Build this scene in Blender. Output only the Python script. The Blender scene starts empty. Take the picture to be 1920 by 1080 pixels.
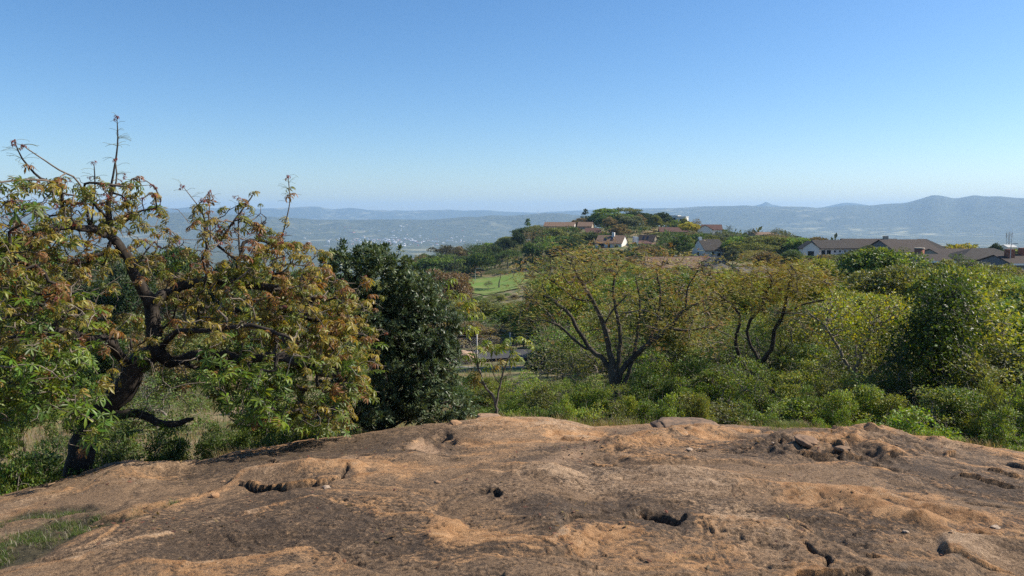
import bpy, math, random
import numpy as np
from mathutils import Vector, Matrix

# ------------------------------------------------------------------ camera, sky, sun, exposure
SC = bpy.context.scene
COL = SC.collection
TH = math.radians(5.62)            # downward pitch of the camera
FPX = 1423.0                       # focal length in photograph pixels (1920 wide)
cam_d = bpy.data.cameras.new('camera'); cam = bpy.data.objects.new('camera', cam_d); COL.objects.link(cam)
cam_d.sensor_width = 36.0; cam_d.lens = 36.0 * FPX / 1920.0
cam_d.clip_start = 0.05; cam_d.clip_end = 120000.0
cam.location = (0, 0, 0); cam.rotation_euler = (math.pi / 2 - TH, 0, 0)
SC.camera = cam

SUN_AZ, SUN_EL = math.radians(78), math.radians(42)     # clockwise from straight ahead, above the horizon
SUN_DIR = Vector((math.sin(SUN_AZ) * math.cos(SUN_EL), math.cos(SUN_AZ) * math.cos(SUN_EL), math.sin(SUN_EL)))
w = bpy.data.worlds.new('World'); SC.world = w; w.use_nodes = True
nt = w.node_tree; bg = nt.nodes['Background']
sky = nt.nodes.new('ShaderNodeTexSky'); sky.sky_type = 'NISHITA'; sky.sun_disc = False
sky.sun_elevation = SUN_EL; sky.sun_rotation = SUN_AZ
sky.altitude = 900; sky.air_density = 1.0; sky.dust_density = 1.0; sky.ozone_density = 4.5
hs = nt.nodes.new('ShaderNodeHueSaturation'); hs.inputs['Saturation'].default_value = 1.18
nt.links.new(sky.outputs[0], hs.inputs['Color']); nt.links.new(hs.outputs[0], bg.inputs[0]); bg.inputs[1].default_value = 0.092
sd = bpy.data.lights.new('sun', 'SUN'); sd.energy = 4.8; sd.angle = math.radians(0.53); sd.color = (1.0, 0.91, 0.78)
so = bpy.data.objects.new('sun', sd); COL.objects.link(so); so.rotation_euler = SUN_DIR.to_track_quat('Z', 'Y').to_euler()
so.location = (60, 30, 80)
SC.view_settings.view_transform = 'Standard'; SC.view_settings.look = 'None'
SC.view_settings.exposure = 0.72; SC.view_settings.gamma = 1.0; SC.view_settings.use_curve_mapping = False
SC.render.engine = 'CYCLES'
SC.cycles.use_denoising = False
SC.cycles.max_bounces = 6; SC.cycles.diffuse_bounces = 3; SC.cycles.glossy_bounces = 2
SC.cycles.transmission_bounces = 4; SC.cycles.transparent_max_bounces = 6; SC.cycles.volume_bounces = 2

# ------------------------------------------------------------------ small maths
CT, ST = math.cos(TH), math.sin(TH)
def ray(px, py):
    """direction of the sight line through a photograph pixel"""
    u = (px - 960.0) / FPX; v = -(py - 540.0) / FPX
    return np.array([u, CT + v * ST, -ST + v * CT])
def pt(px, py, r):
    """point at horizontal range r on that sight line"""
    d = ray(px, py); return d * (r / math.hypot(d[0], d[1]))
def slope(px, py):
    d = ray(px, py); return -d[2] / math.hypot(d[0], d[1])
def px2az(px):
    return np.arctan2((np.asarray(px, float) - 960.0) / FPX, 1.0)

def _hash(ix, iy, seed):
    h = (ix.astype(np.int64) * 374761393 + iy.astype(np.int64) * 668265263 + seed * 974634777) & 0xFFFFFFFF
    h = ((h ^ (h >> 13)) * 1274126177) & 0xFFFFFFFF
    h = (h ^ (h >> 16)) & 0xFFFFFF
    return h / float(0xFFFFFF)
def vnoise(x, y, seed=0):
    x = np.asarray(x, float); y = np.asarray(y, float)
    ix = np.floor(x); iy = np.floor(y); fx = x - ix; fy = y - iy
    fx = fx * fx * fx * (fx * (fx * 6 - 15) + 10); fy = fy * fy * fy * (fy * (fy * 6 - 15) + 10)
    a = _hash(ix, iy, seed); b = _hash(ix + 1, iy, seed); c = _hash(ix, iy + 1, seed); d = _hash(ix + 1, iy + 1, seed)
    return (a + (b - a) * fx) * (1 - fy) + (c + (d - c) * fx) * fy
def fbm(x, y, seed=0, octv=4, gain=0.5):
    s = 0; amp = 1; tot = 0
    for i in range(octv):
        s = s + amp * (vnoise(x * 2 ** i + i * 17.3, y * 2 ** i - i * 9.1, seed + i) * 2 - 1); tot += amp; amp *= gain
    return s / tot
def smooth(a, b, x):
    t = np.clip((x - a) / (b - a), 0, 1); return t * t * (3 - 2 * t)

# ------------------------------------------------------------------ mesh helpers
def mesh_np(name, V, F, mat=None, smooth_shade=True, attrs=None):
    V = np.ascontiguousarray(V, dtype=np.float32); F = np.ascontiguousarray(F, dtype=np.int32)
    k = F.shape[1]; me = bpy.data.meshes.new(name)
    me.vertices.add(len(V)); me.vertices.foreach_set('co', V.ravel())
    me.loops.add(F.size); me.loops.foreach_set('vertex_index', F.ravel())
    me.polygons.add(len(F)); me.polygons.foreach_set('loop_start', np.arange(0, F.size, k, dtype=np.int32))
    try: me.polygons.foreach_set('loop_total', np.full(len(F), k, dtype=np.int32))
    except Exception: pass
    me.update(calc_edges=True)
    me.polygons.foreach_set('use_smooth', np.full(len(F), smooth_shade, dtype=bool))
    if attrs:
        for an, arr in attrs.items():
            a = me.color_attributes.new(an, 'FLOAT_COLOR', 'POINT')
            c = np.ones((len(V), 4), np.float32); c[:, :3] = arr; a.data.foreach_set('color', c.ravel())
    if mat is not None: me.materials.append(mat)
    return me
def tri(F): return np.concatenate([F[:, [0, 1, 2]], F[:, [0, 2, 3]]]) if F.shape[1] == 4 else F
def link(name, me, parent=None, color=None, loc=None):
    o = bpy.data.objects.new(name, me); COL.objects.link(o)
    if parent is not None: o.parent = parent
    if color is not None: o.color = (*color, 1.0)
    if loc is not None: o.location = loc
    return o
def empty(name, loc=(0, 0, 0), rz=0.0):
    o = bpy.data.objects.new(name, None); COL.objects.link(o); o.location = loc; o.rotation_euler = (0, 0, rz)
    o.empty_display_size = 0.2; return o
def tag(o, label=None, cat=None, group=None, kind=None):
    if label: o['label'] = label
    if cat: o['category'] = cat
    if group: o['group'] = group
    if kind: o['kind'] = kind
    return o

# ------------------------------------------------------------------ material helpers
class NM:
    def __init__(s, name):
        s.m = bpy.data.materials.new(name); s.m.use_nodes = True; s.t = s.m.node_tree
        s.b = s.t.nodes['Principled BSDF']; s.out = s.t.nodes['Material Output']
        s.b.inputs['Specular IOR Level'].default_value = 0.3
    def n(s, typ, **kw):
        nd = s.t.nodes.new('ShaderNode' + typ)
        for k, v in kw.items():
            if k in nd.inputs.keys() if isinstance(k, str) else False: nd.inputs[k].default_value = v
            else: setattr(nd, k, v)
        return nd
    def l(s, a, b): s.t.links.new(a, b)
    def noise(s, vec, scale, detail=4, rough=0.55, dist=0.0):
        nd = s.t.nodes.new('ShaderNodeTexNoise'); nd.inputs['Scale'].default_value = scale; nd.inputs['Detail'].default_value = detail
        nd.inputs['Roughness'].default_value = rough; nd.inputs['Distortion'].default_value = dist
        if vec is not None: s.l(vec, nd.inputs['Vector'])
        return nd.outputs['Fac']
    def ramp(s, fac, pts):
        nd = s.t.nodes.new('ShaderNodeValToRGB'); cr = nd.color_ramp
        while len(cr.elements) < len(pts): cr.elements.new(0.5)
        for e, (p, c) in zip(cr.elements, pts):
            e.position = p; e.color = (*c, 1) if len(c) == 3 else c
        s.l(fac, nd.inputs[0]); return nd.outputs[0]
    def mapr(s, fac, a, b, c=0.0, d=1.0):
        nd = s.t.nodes.new('ShaderNodeMapRange'); nd.inputs[1].default_value = a; nd.inputs[2].default_value = b
        nd.inputs[3].default_value = c; nd.inputs[4].default_value = d; s.l(fac, nd.inputs[0]); return nd.outputs[0]
    def mix(s, fac, a, b, mode='MIX'):
        nd = s.t.nodes.new('ShaderNodeMix'); nd.data_type = 'RGBA'; nd.blend_type = mode; nd.clamp_factor = True
        for i, x in ((6, a), (7, b)):
            if isinstance(x, tuple): nd.inputs[i].default_value = (*x, 1)
            else: s.l(x, nd.inputs[i])
        if isinstance(fac, (int, float)): nd.inputs[0].default_value = fac
        else: s.l(fac, nd.inputs[0])
        return nd.outputs[2]
    def math(s, op, a, b=None):
        nd = s.t.nodes.new('ShaderNodeMath'); nd.operation = op
        for i, x in ((0, a), (1, b)):
            if x is None: continue
            if isinstance(x, (int, float)): nd.inputs[i].default_value = x
            else: s.l(x, nd.inputs[i])
        return nd.outputs[0]
    def coord(s, kind='Object', scale=None):
        tc = s.t.nodes.new('ShaderNodeTexCoord'); o = tc.outputs[kind]
        if scale:
            mp = s.t.nodes.new('ShaderNodeMapping'); mp.inputs['Scale'].default_value = scale; s.l(o, mp.inputs[0]); o = mp.outputs[0]
        return o
    def bump(s, h, strength=0.3, dist=0.02, normal=None):
        nd = s.t.nodes.new('ShaderNodeBump'); nd.inputs['Strength'].default_value = strength; nd.inputs['Distance'].default_value = dist
        s.l(h, nd.inputs['Height'])
        if normal is not None: s.l(normal, nd.inputs['Normal'])
        return nd.outputs[0]

def flat_mat(name, col, rough=0.8, var=0.12, scale=2.0, metal=0.0):
    M = NM(name); v = M.noise(M.coord('Object'), scale, 5)
    c = M.mix(M.mapr(v, 0.3, 0.7), tuple(x * (1 - var) for x in col), tuple(min(1, x * (1 + var)) for x in col))
    M.l(c, M.b.inputs['Base Color']); M.b.inputs['Roughness'].default_value = rough; M.b.inputs['Metallic'].default_value = metal
    return M.m

def leaf_mat(name, rough=0.5, trans=0.35, spec=0.35, var=0.35):
    """base colour = the object's own colour, a little different from leaf to leaf"""
    M = NM(name); oi = M.t.nodes.new('ShaderNodeObjectInfo'); geo = M.t.nodes.new('ShaderNodeNewGeometry')
    r = geo.outputs['Random Per Island']
    hsv = M.t.nodes.new('ShaderNodeHueSaturation')
    M.l(oi.outputs['Color'], hsv.inputs['Color'])
    M.l(M.mapr(r, 0, 1, 0.5 - 0.035 * (var / 0.35), 0.5 + 0.03 * (var / 0.35)), hsv.inputs['Hue'])
    M.l(M.mapr(M.math('FRACT', M.math('MULTIPLY', r, 7.31)), 0, 1, 1 - var, 1 + var * 1.2), hsv.inputs['Value'])
    M.l(M.mapr(M.math('FRACT', M.math('MULTIPLY', r, 13.7)), 0, 1, 0.85, 1.1), hsv.inputs['Saturation'])
    c = hsv.outputs[0]
    M.l(c, M.b.inputs['Base Color']); M.b.inputs['Roughness'].default_value = rough; M.b.inputs['Specular IOR Level'].default_value = spec
    tr = M.t.nodes.new('ShaderNodeBsdfTranslucent')
    tc = M.mix(1.0, c, (1.5, 1.35, 0.55), 'MULTIPLY'); M.l(tc, tr.inputs[0])
    mx = M.t.nodes.new('ShaderNodeMixShader'); mx.inputs[0].default_value = trans
    M.l(M.b.outputs[0], mx.inputs[1]); M.l(tr.outputs[0], mx.inputs[2]); M.l(mx.outputs[0], M.out.inputs['Surface'])
    return M.m
def bark_mat(name, dark, light, scale=30):
    M = NM(name); co = M.coord('Object', (1, 1, 0.35)); v = M.noise(co, scale, 6, 0.65); v2 = M.noise(M.coord('Object'), scale * 0.12, 3)
    c = M.ramp(M.math('ADD', M.math('MULTIPLY', v, 0.6), M.math('MULTIPLY', v2, 0.4)), [(0.35, dark), (0.52, tuple((a + b) / 2 for a, b in zip(dark, light))), (0.68, light)])
    M.l(c, M.b.inputs['Base Color']); M.b.inputs['Roughness'].default_value = 0.9
    M.l(M.bump(v, 0.6, 0.01), M.b.inputs['Normal']); return M.m

# ------------------------------------------------------------------ terrain height
_R = np.array([1, 5, 9, 14, 20, 35, 50, 80, 120, 180, 230, 300, 350, 400, 500, 700, 1000, 1500, 2500, 4500], float)
_C = {
 -400: [-2.3,-2.6,-3.9,-4.9,-6.0,-8.5,-10.8,-14,-18,-30,-45,-65,-80,-95,-120,-150,-180,-205,-230,-240],
  300: [-2.3,-2.6,-3.9,-4.9,-6.0,-8.5,-10.8,-14,-18,-30,-45,-65,-80,-95,-120,-150,-180,-205,-230,-240],
  600: [-2.3,-2.6,-3.9,-4.9,-6.0,-8.4,-10.6,-14,-18,-27,-38,-55,-70,-85,-110,-145,-178,-205,-230,-240],
  720: [-2.3,-2.6,-3.9,-4.9,-6.0,-8.3,-10.5,-14,-17,-23,-28,-36,-48,-65,-95,-135,-175,-205,-230,-240],
  800: [-2.3,-2.6,-3.9,-4.9,-6.0,-8.2,-10.4,-13.8,-17,-21.5,-24.5,-24,-28,-40,-70,-115,-165,-205,-230,-240],
  900: [-2.3,-2.6,-3.9,-5.0,-6.0,-8.2,-10.3,-13.6,-16.5,-20.5,-22.8,-20,-19,-28,-58,-105,-160,-205,-230,-240],
 1000: [-2.3,-2.6,-3.9,-5.0,-5.8,-8.1,-10.1,-13.2,-15.8,-19,-21,-17,-12.5,-13,-35,-90,-150,-205,-230,-240],
 1100: [-2.3,-2.6,-3.9,-5.0,-5.6,-7.9,-9.9,-12.8,-15.2,-17,-17.5,-14,-9,-6,-15,-75,-140,-200,-230,-240],
 1200: [-2.3,-2.6,-3.9,-4.9,-5.5,-7.7,-9.7,-12.5,-14.7,-15.5,-15.8,-13.5,-7.5,-4.5,-9,-65,-130,-200,-230,-240],
 1300: [-2.3,-2.6,-3.9,-4.8,-5.3,-7.5,-9.5,-12.3,-14.5,-15,-15,-13,-9,-7,-13,-65,-130,-200,-230,-240],
 1400: [-2.3,-2.6,-3.8,-4.6,-5.2,-7.3,-9.3,-12.1,-14.2,-14.7,-14.6,-13.5,-12,-13,-26,-65,-120,-200,-230,-240],
 1550: [-2.3,-2.6,-3.7,-4.4,-5.1,-7.2,-9.2,-12,-14,-14.2,-14.2,-14.4,-16,-20,-35,-62,-100,-170,-230,-240],
 1700: [-2.3,-2.6,-3.5,-4.2,-4.9,-7.0,-9.0,-12,-14,-14.2,-14.3,-15,-17,-22,-36,-60,-85,-72,-200,-240],
 1920: [-2.3,-2.6,-3.3,-4.0,-4.7,-6.8,-8.9,-12,-14,-14.4,-15,-16,-18,-24,-38,-60,-82,-70,-200,-240],
}
_CA = px2az(sorted(_C)); _CZ = np.array([_C[k] for k in sorted(_C)])
_CZ = np.where(_CZ < -60, -60 + (_CZ + 60) * 0.61, _CZ)   # valley floor at -170
def _interp2(az, lr):
    ia = np.clip(np.searchsorted(_CA, az) - 1, 0, len(_CA) - 2); L = np.log(_R)
    ir = np.clip(np.searchsorted(L, lr) - 1, 0, len(L) - 2)
    fa = np.clip((az - _CA[ia]) / (_CA[ia + 1] - _CA[ia]), 0, 1); fa = fa * fa * (3 - 2 * fa)
    fr = np.clip((lr - L[ir]) / (L[ir + 1] - L[ir]), 0, 1)
    z00, z01, z10, z11 = _CZ[ia, ir], _CZ[ia, ir + 1], _CZ[ia + 1, ir], _CZ[ia + 1, ir + 1]
    return (z00 * (1 - fr) + z01 * fr) * (1 - fa) + (z10 * (1 - fr) + z11 * fr) * fa
# far ridges: distance, width, skyline (pixel column, pixel row)
_RID = [
 (6300., 900., [(-900,404),(0,402),(250,400),(330,398),(480,404),(620,411),(760,413),(830,411),(880,407),(918,403),(950,405),(975,404),(1000,402),(1020,400),(1050,401),(1090,404),(1200,411),(1400,425),(1700,440),(3000,440)], 1),
 (8600., 1900., [(-900,420),(900,420),(1100,404),(1200,393),(1260,390),(1340,388),(1390,387),(1450,388),(1530,390),(1580,387),(1620,388),(1660,386),(1690,384),(1712,380),(1730,375),(1745,371),(1762,372),(1785,377),(1805,374),(1822,371),(1845,374),(1880,375),(1920,377),(2100,372),(2400,380),(3000,390)], 2),
 (11600., 1100., [(-900,388),(200,390),(400,391),(480,391),(520,391),(560,389),(600,389),(625,393),(655,390),(690,394),(730,395),(745,393),(775,394),(800,395),(840,393),(870,394),(900,395),(960,397),(1010,399),(1060,396),(1110,394),(1160,391),(1260,390),(1330,392),(1395,389),(1416,386),(1426,384),(1431,380),(1436,380),(1441,384),(1462,388),(1500,392),(1540,389),(1562,384),(1580,381.5),(1600,382.5),(1625,387),(1660,392),(2200,392),(3000,390)], 3),
]
def gz(x, y):
    x = np.asarray(x, float); y = np.asarray(y, float)
    r = np.maximum(np.hypot(x, y), 1.0); az = np.arctan2(x, y)
    k = np.zeros_like(r)
    for s, wgt in ((0, .4), (0.08, .3), (-0.08, .3)): k = k + wgt * _interp2(az, np.log(r) + s)
    k = k + fbm(x / 9, y / 9, 5, 3) * 0.35 * smooth(12, 40, r) + fbm(x / 60, y / 60, 9, 3) * 1.0 * smooth(60, 200, r)
    k = k + fbm(x / 700, y / 700, 21, 4) * 12 * smooth(1500, 4000, r)
    for i, (R0, W, prof, sd_) in enumerate(_RID):
        pa = px2az([p[0] for p in prof]); pe = (400.0 - np.array([p[1] for p in prof])) / FPX
        zc = (np.interp(az, pa, pe) + fbm(az * 28, az * 0, 33 + i, 5) * .0016) * R0 + 170
        wob = fbm(x / 2600 + 3 * i, y / 2600, 40 + i, 4)
        d = (r - R0 - wob * W * 0.25) / W
        fall = np.where(d < 0, np.exp(-(d * 1.25) ** 2), np.exp(-(d * 0.9) ** 2))
        spur = 1 + 0.42 * fbm(az * R0 / 900 + wob, r / 2600, 60 + i, 4) * (1 - np.exp(-(d * 2.5) ** 2)) 
        k = np.maximum(k, -170 + zc * fall * spur)
    return k
def gz1(x, y): return float(gz(np.array([x]), np.array([y]))[0])

# ------------------------------------------------------------------ ground sheets (rings round the camera)
def ground_mat():
    M = NM('dry_grass_and_soil'); co = M.coord('Object'); n1 = M.noise(co, 0.35, 6, 0.6); n2 = M.noise(co, 0.06, 4, 0.5); n3 = M.noise(co, 6.0, 4, 0.7)
    dry = M.mix(M.mapr(n3, 0.35, 0.65), (0.155, 0.115, 0.062), (0.27, 0.21, 0.12))
    grn = M.mix(M.mapr(n3, 0.35, 0.65), (0.05, 0.075, 0.02), (0.10, 0.135, 0.035))
    c = M.mix(M.mapr(n1, 0.42, 0.58), dry, grn)
    c = M.mix(M.mapr(n2, 0.55, 0.7), c, (0.22, 0.12, 0.07))
    M.l(c, M.b.inputs['Base Color']); M.b.inputs['Roughness'].default_value = 0.95
    M.l(M.bump(n3, 0.6, 0.08), M.b.inputs['Normal']); return M.m
def valley_mat():
    M = NM('wooded_valley'); co = M.coord('Object')
    n0 = M.noise(co, 0.00055, 4, 0.55, 0.4); n1 = M.noise(co, 0.006, 6, 0.65); n2 = M.noise(co, 0.03, 5, 0.7)
    wood = M.mix(M.mapr(n2, 0.38, 0.6), (0.025, 0.038, 0.02), (0.10, 0.11, 0.06))
    fld = M.mix(M.mapr(n1, 0.3, 0.7), (0.15, 0.18, 0.07), (0.32, 0.29, 0.18))
    m = M.math('MULTIPLY', M.mapr(n0, 0.52, 0.62), M.mapr(n1, 0.50, 0.58))
    c = M.mix(m, wood, fld)
    vor = M.t.nodes.new('ShaderNodeTexVoronoi'); vor.inputs['Scale'].default_value = 0.012; M.l(co, vor.inputs['Vector'])
    pale = M.math('MULTIPLY', M.mapr(vor.outputs['Distance'], 0.0, 0.16, 1.0, 0.0), M.mapr(M.noise(co, 0.0012, 3), 0.48, 0.6))
    c = M.mix(M.math('MULTIPLY', pale, 0.7), c, (0.42, 0.36, 0.28))
    M.l(c, M.b.inputs['Base Color']); M.b.inputs['Roughness'].default_value = 0.95
    M.l(M.bump(n2, 1.0, 6.0), M.b.inputs['Normal']); return M.m
GROUND = ground_mat(); VALLEY = valley_mat()
def ring_mesh(name, r0, r1, nr, mat, kind='structure'):
    az = np.concatenate([np.linspace(-math.pi, -0.85, 50, endpoint=False), np.linspace(-0.85, 0.85, 460), np.linspace(0.85, math.pi, 50)[1:]])
    rr = np.exp(np.linspace(math.log(r0), math.log(r1), nr)); A, R = np.meshgrid(az, rr)
    X = R * np.sin(A); Y = R * np.cos(A); Z = gz(X.ravel(), Y.ravel()).reshape(X.shape)
    V = np.stack([X, Y, Z], -1).reshape(-1, 3); n = len(az); i = np.arange((nr - 1) * (n - 1)); a = i // (n - 1) * n + i % (n - 1)
    F = np.stack([a, a + n, a + n + 1, a + 1], 1)
    o = link(name, mesh_np(name, V, F[:, ::-1], mat)); tag(o, kind=kind); return o
ring_mesh('ground', 1.0, 900, 200, GROUND)
ring_mesh('valley', 900, 6000, 90, VALLEY)
ring_mesh('hills', 6000, 14000, 120, VALLEY)
# ------------------------------------------------------------------ the granite dome in the foreground
EYE = 1.62
_CREST = [(-900,1060),(-500,1000),(-200,955),(0,922),(60,911),(100,905),(150,892),(180,882),(215,873),(250,868),(300,870),(350,872),(400,862),(450,851),(520,840),(600,826),(660,818),(700,811),(750,805),(800,800),(850,797),(900,790),(980,787),(1020,787),(1060,792),(1110,802),(1180,798),(1240,795),(1290,794),(1340,796),(1420,800),(1500,803),(1600,806),(1660,812),(1700,820),(1760,829),(1850,843),(1920,851),(2200,900),(2700,980)]
_cd = np.array([[math.atan2(ray(*p)[0], ray(*p)[1]), slope(*p)] for p in _CREST])
def dome_a(az):
    t = np.interp(az, _cd[:, 0], _cd[:, 1]); return t * t / (4 * EYE)
def dome(x, y):
    r = np.hypot(x, y); a = dome_a(np.arctan2(x, y)); rc = np.sqrt(EYE / a)
    return -EYE - a * r * r - 0.045 * np.maximum(r - rc - 0.1, 0) ** 2 * 2
def on_dome(px, py):
    d = ray(px, py); az = math.atan2(d[0], d[1]); t = slope(px, py); a = float(dome_a(az))
    q = max(t * t - 4 * a * EYE, 0.0); r = (t - math.sqrt(q)) / (2 * a); return np.array([r * math.sin(az), r * math.cos(az)])
def poly_dist(X, Y, pts):
    """distance to a polyline, signed side (+ beyond it, - towards the viewer) and run 0..1 along it"""
    P = np.array([on_dome(*p) for p in pts]); best = np.full(X.shape, 1e9); side = np.zeros(X.shape); run = np.zeros(X.shape)
    n = len(P) - 1
    for i in range(n):
        a, b = P[i], P[i + 1]; d = b - a; L2 = d @ d + 1e-9
        t = np.clip(((X - a[0]) * d[0] + (Y - a[1]) * d[1]) / L2, 0, 1)
        dx = X - a[0] - t * d[0]; dy = Y - a[1] - t * d[1]; dd = np.hypot(dx, dy); m = dd < best
        nx, ny = -d[1], d[0]
        c = 0.5 * (a + b)
        if nx * c[0] + ny * c[1] < 0: nx, ny = -nx, -ny
        s = np.sign(dx * nx + dy * ny)
        best = np.where(m, dd, best); side = np.where(m, s, side); run = np.where(m, (i + t) / n, run)
    return best, side, run
def poly_in(X, Y, pts, soft=0.1):
    P = np.array([on_dome(*p) for p in pts]); inside = np.zeros(X.shape, bool); n = len(P); best = np.full(X.shape, 1e9)
    for i in range(n):
        a, b = P[i], P[(i + 1) % n]
        c = ((a[1] > Y) != (b[1] > Y)) & (X < (b[0] - a[0]) * (Y - a[1]) / (b[1] - a[1] + 1e-12) + a[0]); inside ^= c
        d = b - a; t = np.clip(((X - a[0]) * d[0] + (Y - a[1]) * d[1]) / (d @ d + 1e-9), 0, 1)
        best = np.minimum(best, np.hypot(X - a[0] - t * d[0], Y - a[1] - t * d[1]))
    sd_ = np.where(inside, best, -best); return smooth(-soft, soft, sd_)
SOIL = [(-40,985),(20,966),(110,958),(200,962),(255,958),(330,940),(350,950),(300,965),(230,985),(160,1010),(90,1040),(0,1070),(-60,1090)]
def rock_fields(X, Y):
    """height offset and weathering and ledge-shade masks of the slab at every point"""
    wx = fbm(X * 1.3, Y * 1.3, 101, 4) * 0.22; wy = fbm(X * 1.3, Y * 1.3, 107, 4) * 0.22
    x2, y2 = X + wx, Y + wy; r = np.hypot(X, Y)
    H = fbm(X / 2.2, Y / 2.2, 111, 3) * 0.06 + fbm(X / 0.7, Y / 0.7, 117, 4) * 0.022 + fbm(X * 5, Y * 5, 119, 4) * 0.0065
    # exfoliation strata: thin steps that bend across the dome
    st = (Y * 0.62 - np.sqrt((X - 0.6) ** 2 + .8) * -0.22 + fbm(X / 1.6, Y / 1.6, 121, 4) * 1.25) * 1.15
    fr_ = st - np.floor(st); amp = smooth(-0.3, 0.45, fbm(X / 1.9, Y / 1.9, 127, 3) + 0.15 * smooth(-.5, 1.5, X)) * smooth(2.5, 4.5, r)
    stepv = np.where(fr_ < 0.93, fr_ / 0.93, (1 - fr_) / 0.07)
    H = H + (smooth(0.0, 1, stepv) - 0.5) * 0.060 * amp
    sw = st / 1.15; xl = X + .25 * Y * np.tanh((.6 - X) / 2.0)
    H = H + fbm(xl / .55, sw * 3.6, 181, 4) * .030 * smooth(2.4, 4.5, r) + (np.abs(fbm(xl / .9, sw * 2.3, 183, 4)) - .2) * -.05 * smooth(2.5, 5, r) + fbm(X * 2.6, Y * 2.6, 185, 3) * .010
    for sx, sy, N, hh, sd_, lo in ((.9, 1.5, 5.0, .014, 191, -.25), (2.4, 3.4, 4.0, .006, 197, -.1), (.45, .8, 4.0, .022, 199, .0)):      # flaked-off sheets: small steps with crisp broken rims
        q = (fbm(X * sx + wx, Y * sy + wy, sd_, 6, .6) + .5) * N; fq = q - np.floor(q); H = H + hh * (np.floor(q) + smooth(.80, 1.0, fq) - q * .9) * smooth(lo, lo + .3, fbm(X / 1.4, Y / 1.4, sd_ + 50, 3)) * smooth(2.0, 3.0, r)
    dark = np.clip(0.38 + 0.75 * fbm(x2 / 1.7, y2 / 1.1, 131, 5) + .55 * fbm(xl / .8, sw * 2.6, 133, 5), 0, 1); org = np.clip(0.20 + .7 * fbm(x2 / 1.2 + 5, y2 / 0.8, 137, 5) + .75 * fbm(xl / .9 + 3, sw * 3.0, 141, 5), 0, 1); pale = np.clip(0.08 + .55 * fbm(x2 / 0.8 + 9, y2 / 0.6, 139, 5) + .6 * fbm(xl / .6 + 7, sw * 3.4, 143, 5), 0, 1)
    edge = np.exp(-((fr_ - 0.90) / 0.07) ** 2) * amp; org = org + edge * 0.55; pale = pale + edge * 0.35
    dark = dark - edge * .35
    g = lambda d, w_: np.exp(-(d / w_) ** 2)
    D = lambda pts: poly_dist(x2 * .35 + X * .65, y2 * .35 + Y * .65, pts)
    nx_ = X + fbm(X * 3, Y * 3, 151, 5, .65) * .11; ny_ = Y + fbm(X * 3, Y * 3, 157, 5, .65) * .11; Dr = lambda pts: poly_dist(nx_, ny_, pts)
    rub = np.maximum(poly_in(X + wx * .5, Y + wy * .5, [(1425, 826), (1480, 815), (1640, 812), (1750, 830), (1760, 858), (1690, 880), (1560, 872), (1440, 862), (1380, 846)], .15), .6 * poly_in(X + wx, Y + wy, [(1120, 835), (1250, 805), (1330, 812), (1250, 845), (1150, 860)], .15))
    H = H + rub * (.075 * (.5 - np.abs(fbm(X * 1.9, Y * 1.5, 221, 5, .6)) * 2.2) + .03 * fbm(X * 7, Y * 7, 223, 3))
    # broad ridges with orange backs: (polyline, width, height, orange, pale)
    for pts, w_, h_, o_, p_ in [
        ([(430,906),(500,900),(560,897),(640,888),(700,882)], .16, .075, .9, .5),
        ([(860,800),(930,800),(1000,800),(1080,806)], .8, .06, .55, .5),
        ([(640,905),(760,888),(880,872),(1000,878),(1110,900)], .16, .04, .8, .5),
        ([(540,880),(640,868),(740,862),(800,848)], .25, .03, .5, .1),
        ([(1330,905),(1450,915),(1570,930),(1680,960),(1780,985)], .13, .05, .8, .2),
        ([(1500,912),(1640,925),(1760,955),(1900,985)], .08, .03, .3, .8),
        ([(1180,880),(1300,888),(1400,895),(1500,905)], .12, .03, .55, .2),
        ([(1120,845),(1200,830),(1300,812),(1400,812)], .3, .06, .5, .3),
        ([(180,905),(250,885),(330,885),(370,880)], .25, .05, .2, .5),
        ([(830,905),(900,885),(960,890),(1120,910)], .07, .02, .6, .5),
        ([(1560,822),(1640,815),(1720,825),(1800,838)], .35, .07, .6, .1),
        ([(1450,850),(1520,858),(1600,862)], .15, .08, .6, .2),
        ([(1530,838),(1580,845),(1640,855),(1680,868)], .18, .09, .7, .2)]:
        d, s, u = D(pts); e = smooth(0, .12, u) * smooth(1, .88, u); m = g(d, w_) * np.where(d < w_ * 3, 1, 0)
        H = H + 1.25 * h_ * m * (0.4 + .6 * e); org = org + o_ * m * e * (s > 0) + .5 * o_ * m * e * (s <= 0); pale = pale + p_ * m * e * .6; dark = dark - m * e * .5
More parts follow.
